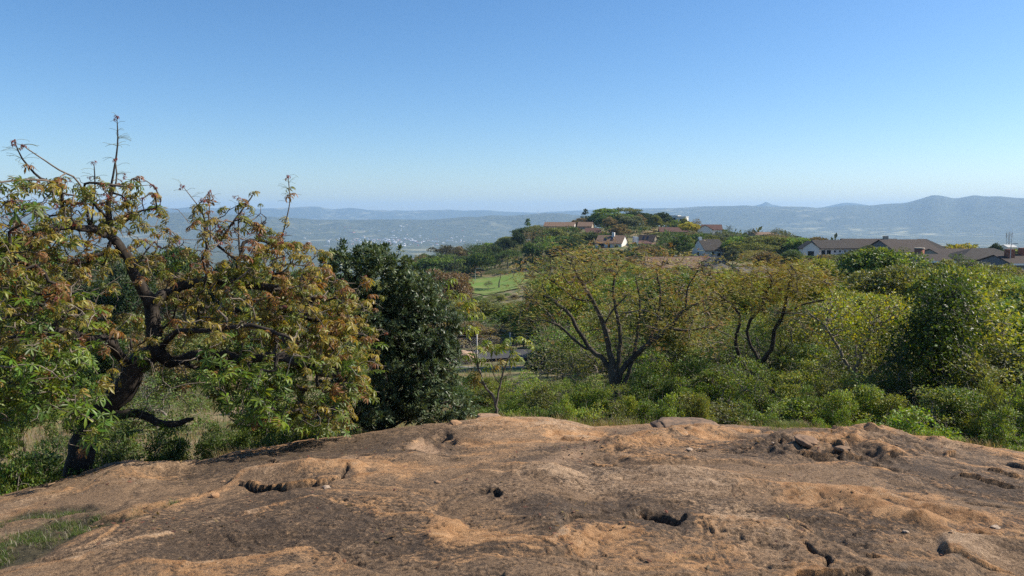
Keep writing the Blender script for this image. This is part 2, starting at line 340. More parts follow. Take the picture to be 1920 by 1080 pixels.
    # undercut ledges: abrupt fall on the viewer's side, shade below painted dark
    for pts, h_, w_ in [
        ([(440,914),(500,921),(560,918),(610,908),(650,900)], .085, .10),
        ([(500,871),(530,872),(565,869)], .04, .06),
        ([(1440,825),(1470,840),(1500,850)], .07, .10), ([(1490,862),(1560,868),(1640,868)], .07, .12),
        ([(1640,838),(1680,840),(1740,836)], .08, .14), ([(1720,858),(1770,860),(1800,856)], .07, .10),
        ([(1700,868),(1645,873),(1660,880)], .04, .06), ([(1560,858),(1590,862)], .05, .06),
        ([(1385,842),(1420,852),(1435,848)], .04, .08), ([(1440,832),(1400,838)], .04, .06),
        ([(1800,900),(1850,908),(1900,925),(1940,930)], .05, .07), ([(1840,885),(1880,895),(1915,905)], .05, .07),
        ([(1805,1003),(1835,994),(1870,1002)], .045, .10), ([(1505,1082),(1512,1062),(1545,1058),(1585,1062)], .06, .10),
        ([(1580,1066),(1610,1058),(1640,1072)], .03, .05), ([(1330,970),(1395,975),(1420,987)], .015, .05),
        ([(900,922),(925,918),(950,926)], .04, .05), ([(1360,792),(1300,797),(1255,802)], .03, .1),
        ([(1840,852),(1790,845),(1760,845)], .04, .1), ([(1100,861),(1130,868),(1160,864)], .02, .04),
        ([(1600,1020),(1700,1040),(1800,1040),(1915,1055)], .03, .10), ([(1150,862),(1230,856),(1320,866)], .02, .07)]:
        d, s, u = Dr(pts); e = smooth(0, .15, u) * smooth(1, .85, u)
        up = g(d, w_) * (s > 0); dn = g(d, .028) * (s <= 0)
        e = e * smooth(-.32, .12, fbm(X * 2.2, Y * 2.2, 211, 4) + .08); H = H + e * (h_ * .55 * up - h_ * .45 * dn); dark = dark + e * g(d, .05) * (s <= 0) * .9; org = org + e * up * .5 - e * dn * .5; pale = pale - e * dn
    # cracks
    for pts, w_, dp in [
        ([(1458,963),(1480,975),(1500,990),(1528,1002)], .016, .05), ([(1503,1014),(1520,1026),(1535,1036),(1540,1056)], .018, .06),
        ([(1590,1068),(1620,1075),(1650,1085)], .016, .04), ([(1370,968),(1400,974),(1420,988)], .012, .02),
        ([(655,888),(640,902),(610,912)], .02, .04), ([(622,940),(640,935),(632,945)], .015, .04), ([(140,898),(150,893),(146,905)], .02, .04), ([(1260,832),(1330,850),(1430,850)], .015, .03),
        ([(1655,886),(1680,889),(1720,884)], .012, .03), ([(1800,945),(1860,955),(1920,965)], .03, .03), ([(1340,842),(1380,850),(1430,858)], .012, .02), ([(860,866),(900,868)], .015, .02),
        ([(880,985),(910,982)], .008, .015), ([(760,1000),(790,1003)], .008, .015)]:
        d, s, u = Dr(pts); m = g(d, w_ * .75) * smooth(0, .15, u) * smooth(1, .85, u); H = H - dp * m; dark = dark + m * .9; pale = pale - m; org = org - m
    pnx = fbm(X * 6, Y * 6, 161, 5, .65) * .06; pny = fbm(X * 6, Y * 6, 163, 5, .65) * .08
    # pot holes (centre, radii m, depth)
    for (px, py), rx, ry, dp, rot in [((1215,960),.10,.10,.13,.4),((1240,970),.11,.13,.26,.5),((1078,973),.06,.07,.04,0),((1140,955),.05,.06,.04,0),((905,918),.05,.10,.05,0),((932,925),.04,.08,.05,0),
        ((830,822),.12,.30,.10,0),((845,832),.07,.25,.05,0),((1476,832),.12,.30,.08,0),((1690,835),.30,.35,.06,0),((1430,820),.1,.2,.04,0),((1560,865),.06,.06,.05,0),((1440,845),.06,.10,.04,0),
        ((1018,1052),.03,.03,.02,0),((1280,824),.05,.1,.03,0),((1530,868),.05,.06,.04,0),((1545,800),.25,.4,.05,0),((1750,970),.05,.05,.02,0)]:
        c = on_dome(px, py); dx, dy = X - c[0] + pnx, Y - c[1] + pny
        ca, sa = math.cos(rot), math.sin(rot); q = np.hypot((dx * ca + dy * sa) / rx, (-dx * sa + dy * ca) / ry)
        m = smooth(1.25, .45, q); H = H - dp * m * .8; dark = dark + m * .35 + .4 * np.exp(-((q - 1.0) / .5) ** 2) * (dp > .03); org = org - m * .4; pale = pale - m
    # sandy basin beside the hollow under the crest
    m = poly_in(X + wx * .3, Y + wy * .3, [(770,836),(800,822),(822,826),(838,838),(812,848),(795,846)], .04); H = H * (1 - m * .6) - .05 * m
    sand = m.copy(); m2 = poly_in(X + wx * .5, Y + wy * .5, [(520,888),(620,870),(672,862),(690,870),(600,886)], .12); sand = np.maximum(sand, m2 * .55)
    m3 = poly_in(X + wx * .5, Y + wy * .5, [(1000,860),(1060,846),(1120,842),(1100,850),(1040,862)], .1); sand = np.maximum(sand, m3 * .7)
    # big lichen-dark areas and bare orange ones
    for pts, soft, k_ in [
        ([(620,826),(700,812),(860,798),(835,812),(790,822),(760,838),(800,855),(850,842),(855,850),(800,862),(690,866),(560,886),(430,895),(350,905),(330,890),(450,855)], .22, .75),
        ([(880,868),(960,852),(1060,838),(1150,812),(1240,800),(1180,822),(1110,845),(1000,862),(930,872)], .12, .8),
        ([(1000,950),(1060,938),(1200,935),(1270,955),(1280,985),(1200,990),(1120,985),(1090,1010),(1050,985)], .06, 1.6),
        ([(640,925),(880,915),(1000,930),(1060,990),(1040,1080),(700,1085),(300,1085),(200,1050),(330,980),(480,940)], .25, .35),
        ([(1440,935),(1600,950),(1700,985),(1760,1010),(1640,1020),(1540,1000),(1450,965)], .15, .5),
        ([(1560,1040),(1700,1050),(1900,1060),(1920,1090),(1600,1085)], .12, .35),
        ([(1380,815),(1480,812),(1500,850),(1440,860),(1380,848)], .1, .6), ([(1630,822),(1720,822),(1760,838),(1680,846)], .08, .7),
        ([(1380,796),(1560,800),(1600,812),(1500,812),(1400,806)], .1, .5), ([(1640,880),(1920,905),(1920,960),(1700,920)], .3, .4)]:
        m = poly_in(x2, y2, pts, soft * 1.5) * .62; dark = dark + k_ * m; org = org - k_ * m * .8; pale = pale - k_ * m * .7
    for pts, soft, o_, p_ in [
        ([(860,802),(980,788),(1100,800),(1180,800),(1130,820),(1040,842),(900,862),(820,868),(770,880),(640,890),(640,880),(760,865),(850,850),(880,815)], .12, .6, .35),
        ([(1240,800),(1400,802),(1460,812),(1360,830),(1250,820)], .12, .6, .2), ([(1080,990),(1170,985),(1200,1000),(1120,1015),(1085,1030)], .05, .9, .2),
        ([(1060,1020),(1080,1020),(1075,1035)], .04, .9, .1), ([(340,870),(420,862),(380,885),(250,912),(200,890),(250,870)], .15, .25, .45),
        ([(0,925),(120,905),(160,905),(120,940),(0,975)], .15, .1, .55), ([(290,1085),(330,1060),(460,1035),(540,1030),(500,1060),(430,1085)], .08, .45, .5),
        ([(490,962),(560,955),(580,962),(520,975)], .05, .6, .4), ([(1350,960),(1420,955),(1480,975),(1540,1010),(1560,1060),(1440,1060),(1400,1020),(1330,985)], .12, .1, .8),
        ([(1780,1010),(1850,1003),(1925,1030),(1925,1045),(1820,1040)], .05, .2, .9), ([(1700,1010),(1800,990),(1840,1000),(1760,1030)], .1, .4, .3),
        ([(1840,1045),(1930,1060),(1930,1070),(1860,1062)], .04, .9, .0), ([(1505,1065),(1560,1058),(1600,1080),(1520,1090)], .03, .9, .1), ([(1340,905),(1560,935),(1640,960),(1500,950)], .1, .5, .2),
        ([(640,1050),(760,1030),(960,1040),(900,1060),(720,1085)], .1, .3, .3), ([(640,1010),(720,1010),(730,1025),(660,1040)], .08, .3, .35)]:
        m = poly_in(x2, y2, pts, soft * 1.5) * .625; org = org + o_ * m; pale = pale + p_ * m; dark = dark - .45 * m
    soil = poly_in(X + wx * .6, Y + wy * .6, SOIL, .07) * (.25 + .75 * smooth(-.38, -.02, fbm(X * 2.6, Y * 4.0, 231, 4))); H = H * (1 - .7 * soil) - .02 * soil + soil * fbm(X * 9, Y * 9, 171, 4) * .03
    return H, np.clip(dark, 0, 1), np.clip(org, 0, 1), np.clip(pale, 0, 1), np.clip(sand, 0, 1), np.clip(soil, 0, 1)
def rock_mat():
    M = NM('weathered_granite'); co = M.coord('Object')
    at = M.t.nodes.new('ShaderNodeAttribute'); at.attribute_name = 'weather_shade'; sep = M.t.nodes.new('ShaderNodeSeparateColor'); M.l(at.outputs['Color'], sep.inputs[0])
    a2 = M.t.nodes.new('ShaderNodeAttribute'); a2.attribute_name = 'cover'; sp2 = M.t.nodes.new('ShaderNodeSeparateColor'); M.l(a2.outputs['Color'], sp2.inputs[0])
    nA = M.noise(co, 9, 8, 0.65, 0.6); nB = M.noise(co, 42, 7, 0.72); nC = M.noise(co, 150, 4, 0.75); nD = M.noise(co, 2.6, 6, 0.6, 0.8)
    sp = M.mapr(nC, 0.36, 0.64)
    base = M.mix(M.mapr(nB, 0.36, 0.62), (0.140, 0.088, 0.050), (0.295, 0.190, 0.108))
    orange = M.mix(M.mapr(nA, 0.35, 0.62), (0.30, 0.145, 0.055), (0.48, 0.275, 0.130))
    pale = M.mix(M.mapr(nB, 0.35, 0.65), (0.32, 0.205, 0.118), (0.48, 0.335, 0.210))
    dark = M.mix(M.mapr(nB, 0.4, 0.66), (0.040, 0.028, 0.019), (0.130, 0.088, 0.056))
    jit = M.math('SUBTRACT', M.math('MULTIPLY', M.math('ADD', nA, nB), 0.85), 0.85)
    def m(s, lo, hi, k=1.0): return M.mapr(M.math('ADD', s, M.math('MULTIPLY', jit, k)), lo, hi)
    c = M.mix(m(sep.outputs[1], 0.34, 0.72, 1.5), base, orange)
    c = M.mix(m(sep.outputs[2], 0.42, 0.85, 1.7), c, pale)
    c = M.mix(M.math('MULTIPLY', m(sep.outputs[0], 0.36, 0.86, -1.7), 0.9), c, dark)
    # specks of black and pale crust
    c = M.mix(M.math('MULTIPLY', M.mapr(nC, 0.56, 0.62), M.mapr(nD, 0.35, 0.6, 0.3, 0.85)), c, (0.035, 0.03, 0.028))
    c = M.mix(M.math('MULTIPLY', M.mapr(nC, 0.42, 0.34), 0.42), c, (0.56, 0.46, 0.36))
    c = M.mix(M.math('MULTIPLY', M.mapr(M.noise(co, 5.3, 6, .7, 1.0), 0.62, 0.70), 0.35), c, (0.26, 0.205, 0.155))
    sandc = M.mix(sp, (0.30, 0.19, 0.11), (0.43, 0.29, 0.185)); c = M.mix(sp2.outputs[0], c, sandc)
    soilc = M.mix(M.mapr(nB, .35, .65), (0.028, 0.026, 0.014), (0.12, 0.10, 0.055)); c = M.mix(sp2.outputs[1], c, soilc)
    M.l(c, M.b.inputs['Base Color']); M.b.inputs['Roughness'].default_value = 0.88; M.b.inputs['Specular IOR Level'].default_value = 0.25
    b1 = M.bump(nA, 0.9, 0.05); b2 = M.bump(nB, 1.0, 0.02, b1); b3 = M.bump(nC, 0.9, 0.006, b2); M.l(b3, M.b.inputs['Normal'])
    return M.m
ROCK = rock_mat()
def build_rock():
    az = np.concatenate([np.linspace(-math.pi, -0.80, 40, endpoint=False), np.linspace(-0.80, 0.80, 660), np.linspace(0.80, math.pi, 40)[1:]])
    rr = np.concatenate([[0.15, 0.5, 1.0, 1.6], np.exp(np.linspace(math.log(2.2), math.log(15.5), 500))])
    A, R = np.meshgrid(az, rr); X = R * np.sin(A); Y = R * np.cos(A)
    H, dark, org, pale, sand, soil = rock_fields(X, Y); Z = dome(X, Y) + H
    # weather follows the relief: hollows hold black crust, edges are rubbed bare
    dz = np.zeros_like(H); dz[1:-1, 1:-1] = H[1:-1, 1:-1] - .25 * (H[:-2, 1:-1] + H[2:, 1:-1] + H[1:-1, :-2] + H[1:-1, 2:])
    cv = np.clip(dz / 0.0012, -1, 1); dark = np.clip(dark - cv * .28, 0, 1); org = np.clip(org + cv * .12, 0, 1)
    V = np.stack([X, Y, Z], -1).reshape(-1, 3); n = len(az); m = len(rr)
    i = np.arange((m - 1) * (n - 1)); a = i // (n - 1) * n + i % (n - 1); F = np.stack([a + 1, a + n + 1, a + n, a], 1)
    me = mesh_np('rock_slab', V, F, ROCK, True, {'weather_shade': np.stack([dark, org, pale], -1).reshape(-1, 3), 'cover': np.stack([sand, soil, soil * 0], -1).reshape(-1, 3)})
    tag(link('rock_slab', me), kind='structure')
build_rock()
def surf(px, py):
    """point on the slab under a pixel"""
    x, y = on_dome(px, py); h = rock_fields(np.array([x]), np.array([y]))[0][0]; return Vector((x, y, float(dome(x, y)) + float(h)))
# loose pieces of rock
def stone_mesh(name, seed, ax, ay, az_, rough=0.25, flat=False):
    import bmesh
    bm = bmesh.new(); bmesh.ops.create_icosphere(bm, subdivisions=4, radius=1.0)
    for v in bm.verts:
        p = np.array(v.co); q = p * 1.6 + seed * 3.7
        n = float(fbm(np.array([q[0] + q[2] * .7]), np.array([q[1] - q[2] * .9]), seed, 4)[0])
        s = 1 + rough * n
        p = np.sign(p) * np.abs(p) ** (0.75 if not flat else 0.6) * s
        v.co = (p[0] * ax, p[1] * ay, p[2] * az_)
    me = bpy.data.meshes.new(name); bm.to_mesh(me); bm.free(); me.materials.append(ROCK2)
    me.polygons.foreach_set('use_smooth', np.ones(len(me.polygons), bool)); return me
def rock2():
    M = NM('loose_granite'); co = M.coord('Object'); nA = M.noise(co, 7, 6, .65, .5); nB = M.noise(co, 40, 6, .7); oi = M.t.nodes.new('ShaderNodeObjectInfo')
    c = M.mix(M.mapr(nA, .38, .62), (0.12, 0.085, 0.06), (0.42, 0.26, 0.15)); c = M.mix(M.math('MULTIPLY', M.mapr(nB, .5, .62), .6), c, (0.05, .042, .036))
    c = M.mix(0.45, c, oi.outputs['Color'])
    M.l(c, M.b.inputs['Base Color']); M.b.inputs['Roughness'].default_value = .9; b = M.bump(nA, .5, .02); M.l(M.bump(nB, .6, .008, b), M.b.inputs['Normal']); return M.m
ROCK2 = rock2()
for k, (nm, px, py, ax, ay, az_, rz, col, lab, flat) in enumerate([
    ('boulder', 1288, 797, .42, .34, .05, .1, (.05, .04, .032), 'long low dark brown boulder on the slab crest right of the forked acacia', True),
    ('flat_stone', 918, 792, .17, .16, .032, .2, (.30, .19, .12), 'thin flat tan rock flake on the slab crest before the sapling', True),
    ('stone', 855, 801, .09, .12, .05, .5, (.45, .25, .12), 'rounded orange knob of rock at the slab crest above the sandy hollow', False),
    ('stone', 1597, 808, .08, .07, .035, .3, (.25, .15, .10), 'brown stone on the crest beside the bright green bush', False),
    ('stone', 1622, 809, .07, .07, .04, .9, (.20, .13, .09), 'small brown stone right of a larger one beside the bright green bush', False),
    ('pebble', 403, 936, .03, .025, .018, .3, (.50, .26, .11), 'orange pebble lying alone on the slab left of the undercut ridge', False),
    ('stone', 1512, 856, .10, .12, .035, .2, (.17, .10, .06), 'brown block in the middle of the broken rubble beside the black hollow', False),
    ('stone', 1550, 852, .09, .11, .03, 1.2, (.19, .11, .06), 'brown rounded block behind the rubble ledge right of the black hollow', False),
    ('stone', 1578, 864, .06, .07, .02, 2.1, (.18, .11, .06), 'lowest small block of the broken rubble', False),
    ]):
    p = surf(px, py); o = link(nm, stone_mesh(nm, 300 + k, ax, ay, az_, .3, flat), None, col, (p.x, p.y, p.z + az_ * (.55 if not flat else .5))); o.rotation_euler = (0.05, 0.04, rz)
    tag(o, lab, 'stone' if nm != 'boulder' else 'boulder')
rs = random.Random(5)
chip = [stone_mesh('rock_chip', 400 + i, .022, .018, .009, .5) for i in range(4)]
for k in range(18):
    if k < 11: px, py = rs.gauss(1290, 70), rs.uniform(812, 850)
    else: px, py = rs.choice([(1720, 985), (760, 895), (1760, 1000), (1000, 880), (560, 905), (450, 925)]); px += rs.gauss(0, 45); py += rs.gauss(0, 9)
    p = surf(px, py); o = link('rock_chip', rs.choice(chip), None, rs.choice([(.5, .4, .3), (.35, .2, .1), (.2, .14, .1)]), (p.x, p.y, p.z + .004)); s = rs.uniform(.5, 1.5); o.scale = (s, s, s); o.rotation_euler = (0, 0, rs.uniform(0, 6))
    tag(o, 'pale thumb-sized rock chip lying loose on the slab', 'rock chip', 'loose rock chips on the slab')
# ------------------------------------------------------------------ plants: skeletons, tubes, leaves
BARK_DARK = bark_mat('dark_bark', (0.018, 0.014, 0.011), (0.085, 0.068, 0.052), 22)
BARK_GREY = bark_mat('grey_bark', (0.045, 0.037, 0.03), (0.21, 0.18, 0.145), 26)
BARK_PALE = bark_mat('pale_twig', (0.09, 0.075, 0.06), (0.30, 0.26, 0.21), 40)
LEAF = leaf_mat('soft_leaf', 0.5, 0.34, 0.35, .45)
LEAF_GLOSS = leaf_mat('glossy_leaf', 0.46, 0.20, 0.42, 0.3)
LEAF_BIG = leaf_mat('palmate_leaf_blade', 0.42, 0.42, 0.35, 0.3)
LEAF_FAR = leaf_mat('far_leaf', 0.7, 0.28, 0.2, 0.45)

def unit(v):
    return v / (np.linalg.norm(v, axis=-1, keepdims=True) + 1e-9)
class Skel:
    def __init__(s, rng, seg=0.1, tip=0.004, power=0.45, gnarl=0.12, arch=0.1, stiff=0.45, pathw=0.3):
        s.rng = rng; s.seg = seg; s.tip = tip; s.power = power; s.gnarl = gnarl; s.arch = arch; s.stiff = stiff; s.pathw = pathw
        s.P = np.zeros((60000, 3)); s.par = np.full(60000, -1); s.minr = np.zeros(60000); s.plen = np.zeros(60000); s.n = 0; s.tips = []; s.tdir = []
    def add(s, p, par, r=0.0):
        i = s.n; s.P[i] = p; s.par[i] = par; s.minr[i] = r; s.n += 1
        s.plen[i] = 0 if par < 0 else s.plen[par] + np.linalg.norm(s.P[i] - s.P[par]); return i
    def limb(s, pts, r0, r1, root=False, wob=0.25):
        """a hand-placed limb; it starts at the node nearest its first point"""
        pts = [np.array(p, float) for p in pts]
        cur = s.add(pts[0], -1, r0) if root or s.n == 0 else int(np.argmin(np.linalg.norm(s.P[:s.n] - pts[0], axis=1)))
        L = sum(np.linalg.norm(b - a) for a, b in zip(pts, pts[1:])); run = 0
        # catmull-rom through the points
        Q = [2 * pts[0] - pts[1]] + pts + [2 * pts[-1] - pts[-2]]
        for k in range(len(pts) - 1):
            d = np.linalg.norm(pts[k + 1] - pts[k]); m = max(1, int(round(d / max(s.seg, r0 * .75))))
            for j in range(1, m + 1):
                t = j / m; a, b, c, e = Q[k], Q[k + 1], Q[k + 2], Q[k + 3]
                p = 0.5 * ((2 * b) + (-a + c) * t + (2 * a - 5 * b + 4 * c - e) * t * t + (-a + 3 * b - 3 * c + e) * t ** 3)
                run += d / m; f = min(1, run / L); r = r0 + (r1 - r0) * f
                p = p + s.rng.normal(0, 1, 3) * min(r, 0.05) * wob
                cur = s.add(p, cur, r)
        return cur
    def attach(s, T, wts=None):
        T = np.asarray(T, float); base = s.P[:s.n].copy()
        order = np.argsort([np.min(np.linalg.norm(base - t, axis=1)) for t in T])
        for ti in order:
            t = T[ti]; P = s.P[:s.n]; d = np.linalg.norm(P - t, axis=1); c = d + s.pathw * s.plen[:s.n] * 0.15 + 0.25 * np.maximum(P[:, 2] - t[2], 0)
            i = int(np.argmin(c)); p0 = P[i].copy(); L = d[i]
            if L < 1e-4: continue
            pd = unit(p0 - s.P[s.par[i]]) if s.par[i] >= 0 else np.array([0, 0, 1.0])
            ctrl = p0 + (pd * s.stiff + unit(t - p0) * (0.5 - s.stiff * .5)) * L * 0.6 + np.array([0, 0, s.arch]) * L + s.rng.normal(0, 1, 3) * s.gnarl * L * .5
            m = max(2, int(round(L / s.seg))); cur = i
            for j in range(1, m + 1):
                q = j / m; p = (1 - q) ** 2 * p0 + 2 * q * (1 - q) * ctrl + q * q * t
                if j < m: p = p + s.rng.normal(0, 1, 3) * s.gnarl * s.seg
                cur = s.add(p, cur)
            s.tips.append(s.P[cur].copy()); s.tdir.append(unit(s.P[cur] - s.P[s.par[cur]]))
    def tubes(s, split=None):
        n = s.n; cnt = np.zeros(n); kids = [[] for _ in range(n)]
        for i in range(n):
            if s.par[i] >= 0: kids[s.par[i]].append(i)
        for i in range(n - 1, -1, -1):
            if not kids[i]: cnt[i] = 1
            if s.par[i] >= 0: cnt[s.par[i]] += cnt[i]
        rad = np.maximum(s.tip * cnt ** s.power, s.minr[:n]); s.rad = rad
        B = {0: [[], [], 0], 1: [[], [], 0]}
        # chains: follow the thickest child
        starts = [i for i in range(n) if s.par[i] < 0]; chains = []
        stack = [(i, [i]) for i in starts]
        while stack:
            i, ch = stack.pop()
            while kids[i]:
                ks = sorted(kids[i], key=lambda q: -rad[q]); 
                for q in ks[1:]: stack.append((q, [i, q]))
                i = ks[0]; ch.append(i)
            chains.append(ch)
        for ch in chains:
            if len(ch) < 2: continue
            P = s.P[ch]; R = rad[ch].copy()
            if s.par[ch[0]] >= 0 or True:
                if len(ch) > 1 and R[0] > R[1] * 1.3 and ch[0] not in starts: R[0] = R[1] * 1.15
            R[-1] *= 0.5
            mx = R.max(); k = 3 if mx < s.tip * 2.2 else (5 if mx < s.tip * 6 else (7 if mx < s.tip * 20 else 12))
            T = np.gradient(P, axis=0); T = unit(T); up = np.array([0.31, 0.17, 0.93]); U = unit(np.cross(T, up))
            if k >= 7:      # carry the frame along the limb so that it never twists
                for q in range(1, len(P)): u_ = U[q - 1] - T[q] * (U[q - 1] @ T[q]); U[q] = u_ / (np.linalg.norm(u_) + 1e-9)
                for _ in range(2): R[1:-1] = (R[:-2] + R[2:] + 2 * R[1:-1]) / 4
            W = np.cross(T, U)
            a = np.arange(k) * 2 * math.pi / k
            ring = P[:, None, :] + R[:, None, None] * (np.cos(a)[None, :, None] * U[:, None, :] + np.sin(a)[None, :, None] * W[:, None, :])
            if k == 12: ring += (ring - P[:, None, :]) * (0.13 * np.sin(a * 3 + P[:, :1] * 5)[:, :, None] + s.rng.normal(0, .035, (len(P), k, 1)))
            V = ring.reshape(-1, 3); m = len(ch); i_ = np.arange((m - 1) * k); r_, c_ = i_ // k, i_ % k; c2 = (c_ + 1) % k
            F = np.stack([r_ * k + c_, r_ * k + c2, (r_ + 1) * k + c2, (r_ + 1) * k + c_], 1) 
            q_ = B[1 if (split and mx < split) else 0]; q_[0].append(V); q_[1].append(F + q_[2]); q_[2] += len(V)
        out = [(np.concatenate(b[0]), np.concatenate(b[1])) if b[0] else None for b in (B[0], B[1])]
        return out if split else out[0]

def rot_from(dirs, rng, roll=None):
    """rotation matrices whose x axis is dirs"""
    n = len(dirs); X = unit(dirs); ref = unit(rng.normal(0, 1, (n, 3))) if roll is None else roll
    Z = unit(np.cross(X, ref)); Z = np.where(np.isnan(Z), [[0, 0, 1.]], Z); Y = np.cross(Z, X)
    return np.stack([X, Y, Z], -1)
def scatter(TV, TF, pos, M, sc):
    n = len(pos); V = np.einsum('nij,kj->nki', M, TV) * np.asarray(sc).reshape(-1, 1, 1) + pos[:, None, :]
    F = TF[None] + (np.arange(n) * len(TV))[:, None, None]; return V.reshape(-1, 3), F.reshape(-1, TF.shape[1])
# one folded leaf, length 1 along x
LV = np.array([[0, 0, 0], [.5, .27, .06], [1, 0, -.05], [.5, -.27, .06]]); LF = np.array([[0, 3, 2], [0, 2, 1]])
LV2 = np.array([[0, 0, 0], [.55, .19, .05], [1, 0, -.06], [.55, -.19, .05]])
def palmate(rng, n=6, droop=0.5, width=.13):
    """a palmate leaf of n leaflets, radius 1, on a short stalk; each leaflet is creased and hangs"""
    V, F = [], []
    for i in range(n):
        a = (i - (n - 1) / 2) * (1.9 * math.pi / n) + rng.uniform(-.12, .12); L = (1 - .14 * abs(i - (n - 1) / 2)) * rng.uniform(.85, 1.1); dr = droop + rng.uniform(-.2, .2)
        pts = np.array([[0.03, 0, 0], [.35, width * .75, .03], [.35, 0, -.012], [.35, -width * .75, .03], [.68, width, .02], [.68, 0, -.03], [.68, -width, .02], [1, 0, -.05]])
        pts[:, :2] *= L
        # bend downwards along its length
        s_ = pts[:, 0].copy(); ang = dr * (0.45 + .75 * s_); q = pts.copy(); q[:, 0] = s_ * np.cos(ang) ; q[:, 2] = pts[:, 2] - s_ * np.sin(ang)
        c, s = math.cos(a), math.sin(a); q = np.stack([q[:, 0] * c - q[:, 1] * s, q[:, 0] * s + q[:, 1] * c, q[:, 2]], 1)
        f = np.array([[0, 2, 1], [0, 3, 2], [1, 2, 5], [1, 5, 4], [2, 3, 6], [2, 6, 5], [4, 5, 7], [5, 6, 7]]) + 8 * i
        V.append(q); F.append(f)
    return np.concatenate(V), np.concatenate(F)
def whorl(rng, n=4, droop=.6, stalk=.7, rad=1.0, leaflets=(5, 7)):
    """several palmate leaves round a shoot tip, which is at the origin and points up z"""
    V, F, off = [], [], 0
    for i in range(n):
        a = 2 * math.pi * i / n + rng.uniform(-.5, .5); el = rng.uniform(-.1, .7)
        v, f = palmate(rng, rng.integers(leaflets[0], leaflets[1] + 1), droop + rng.uniform(-.2, .3)); v = v * rad * rng.uniform(.75, 1.1)
        d = np.array([math.cos(a) * math.cos(el), math.sin(a) * math.cos(el), math.sin(el)]) * stalk * rng.uniform(.6, 1.1)
        R = np.array([[math.cos(a), -math.sin(a), 0], [math.sin(a), math.cos(a), 0], [0, 0, 1]])
        tl = rng.uniform(.1, .6); Ry = np.array([[math.cos(tl), 0, math.sin(tl)], [0, 1, 0], [-math.sin(tl), 0, math.cos(tl)]])
        v = v @ (R @ Ry).T + d
        # stalk
        w = .018; side = unit(np.cross(d, [0, 0, 1.0])) * w; st = np.array([-side, side, d + side, d - side]); V.append(st); F.append(np.array([[0, 1, 2], [0, 2, 3]]) + off); off += 4
        V.append(v); F.append(f + off); off += len(v)
    return np.concatenate(V), np.concatenate(F)

# ---------- crowns made of leaf clumps (trees 30 m away and beyond, shrubs)
def crown_tree(seed, shape='broad', clumps=26, cards=260, size=.030, gap=.5, trunk_h=.3, limbs=True, droop=0.0, twig=False, shell=.62, tw=.022):
    """a tree of height 1 and width about 1, origin at the foot; returns (wood V,F) and (leaf V,F)"""
    rng = np.random.default_rng(seed); C, S = [], []
    for i in range(clumps):
        a = rng.uniform(0, 2 * math.pi)
        if shape == 'broad':
            u = rng.uniform(-.35, 1); rr = math.sqrt(max(0, 1 - u * u)) * rng.uniform(.55, 1); c = [rr * .34 * math.cos(a), rr * .34 * math.sin(a), trunk_h + .32 + u * .30]; s = rng.uniform(.10, .20)
        elif shape == 'flat':
            rr = math.sqrt(rng.uniform(0, 1)); c = [rr * .42 * math.cos(a), rr * .42 * math.sin(a), .86 - .16 * rr * rr + rng.uniform(-.1, .04)]; s = rng.uniform(.09, .15)
        elif shape == 'cone':
            u = rng.uniform(0, 1) ** 1.3; rr = (1 - u) * rng.uniform(.5, 1); c = [rr * .3 * math.cos(a), rr * .3 * math.sin(a), .12 + u * .82]; s = .05 + .09 * (1 - u)
        elif shape == 'bush':
            u = rng.uniform(-.1, 1); rr = math.sqrt(max(0, 1 - u * u)) * rng.uniform(.3, 1.15); c = [rr * .42 * math.cos(a), rr * .42 * math.sin(a), .12 + u * rng.uniform(.42, .78)]; s = rng.uniform(.06, .17)
        elif shape == 'tall':
            u = rng.uniform(-1, 1); rr = math.sqrt(max(0, 1 - u * u)) * rng.uniform(.4, 1); c = [rr * .3 * math.cos(a), rr * .3 * math.sin(a), .58 + u * .36]; s = rng.uniform(.09, .16)
        C.append(c); S.append(s)
    C = np.array(C); S = np.array(S)
    sk = Skel(rng, seg=.05, tip=.0022 if not twig else .0018, power=.5, gnarl=.18, arch=.05)
    sk.limb([(0, 0, -.03), (rng.uniform(-.02, .02), rng.uniform(-.02, .02), max(.06, trunk_h))], tw, tw * .75, root=True)
    tg = C - np.array([0, 0, .3]) * S[:, None]
    if twig:
        extra = np.concatenate([C + rng.normal(0, 1, C.shape) * S[:, None] * .75 for _ in range(7)]); sk.attach(tg); sk.attach(extra)
    elif limbs: sk.attach(tg)
    WV, WF = sk.tubes() if (limbs or twig) else (None, None)
    P, D = [], []
    for c, s in zip(C, S):
        n = int(cards * (s / S.mean()) ** 2); d = unit(rng.normal(0, 1, (n, 3))); d[:, 2] = np.where(d[:, 2] < -.35, -d[:, 2] * .6, d[:, 2]); d = unit(d)
        # ragged surface: lumps inside the clump
        lump = fbm(d[:, 0] * 2.5 + c[0] * 30, d[:, 1] * 2.5 + d[:, 2] * 2.5 + c[1] * 30, seed, 3)
        rad = (rng.uniform(shell, 1.0, n) ** .6) * (1 + .35 * lump); keep = lump + rng.uniform(-.3, .3, n) > (gap - 1) * .9
        rad, d = rad[keep], d[keep]; P.append(c + d * rad[:, None] * s * np.array([1, 1, .72])); D.append(d)
    P = np.concatenate(P); D = np.concatenate(D); dirs = unit(D * .6 + rng.normal(0, .8, D.shape) - np.array([0, 0, droop]))
    M = rot_from(dirs, rng, unit(D * .9 + rng.normal(0, .75, D.shape) + np.array([0, 0, .3])))
    # leaf face turned outwards
    M = np.stack([M[:, :, 0], M[:, :, 2], -M[:, :, 1]], -1)
    LVv, LFf = scatter(LV, LF, P, M, size * rng.uniform(.6, 1.35, len(P)))
    return (WV, WF), (LVv, LFf)
PROTO = {}
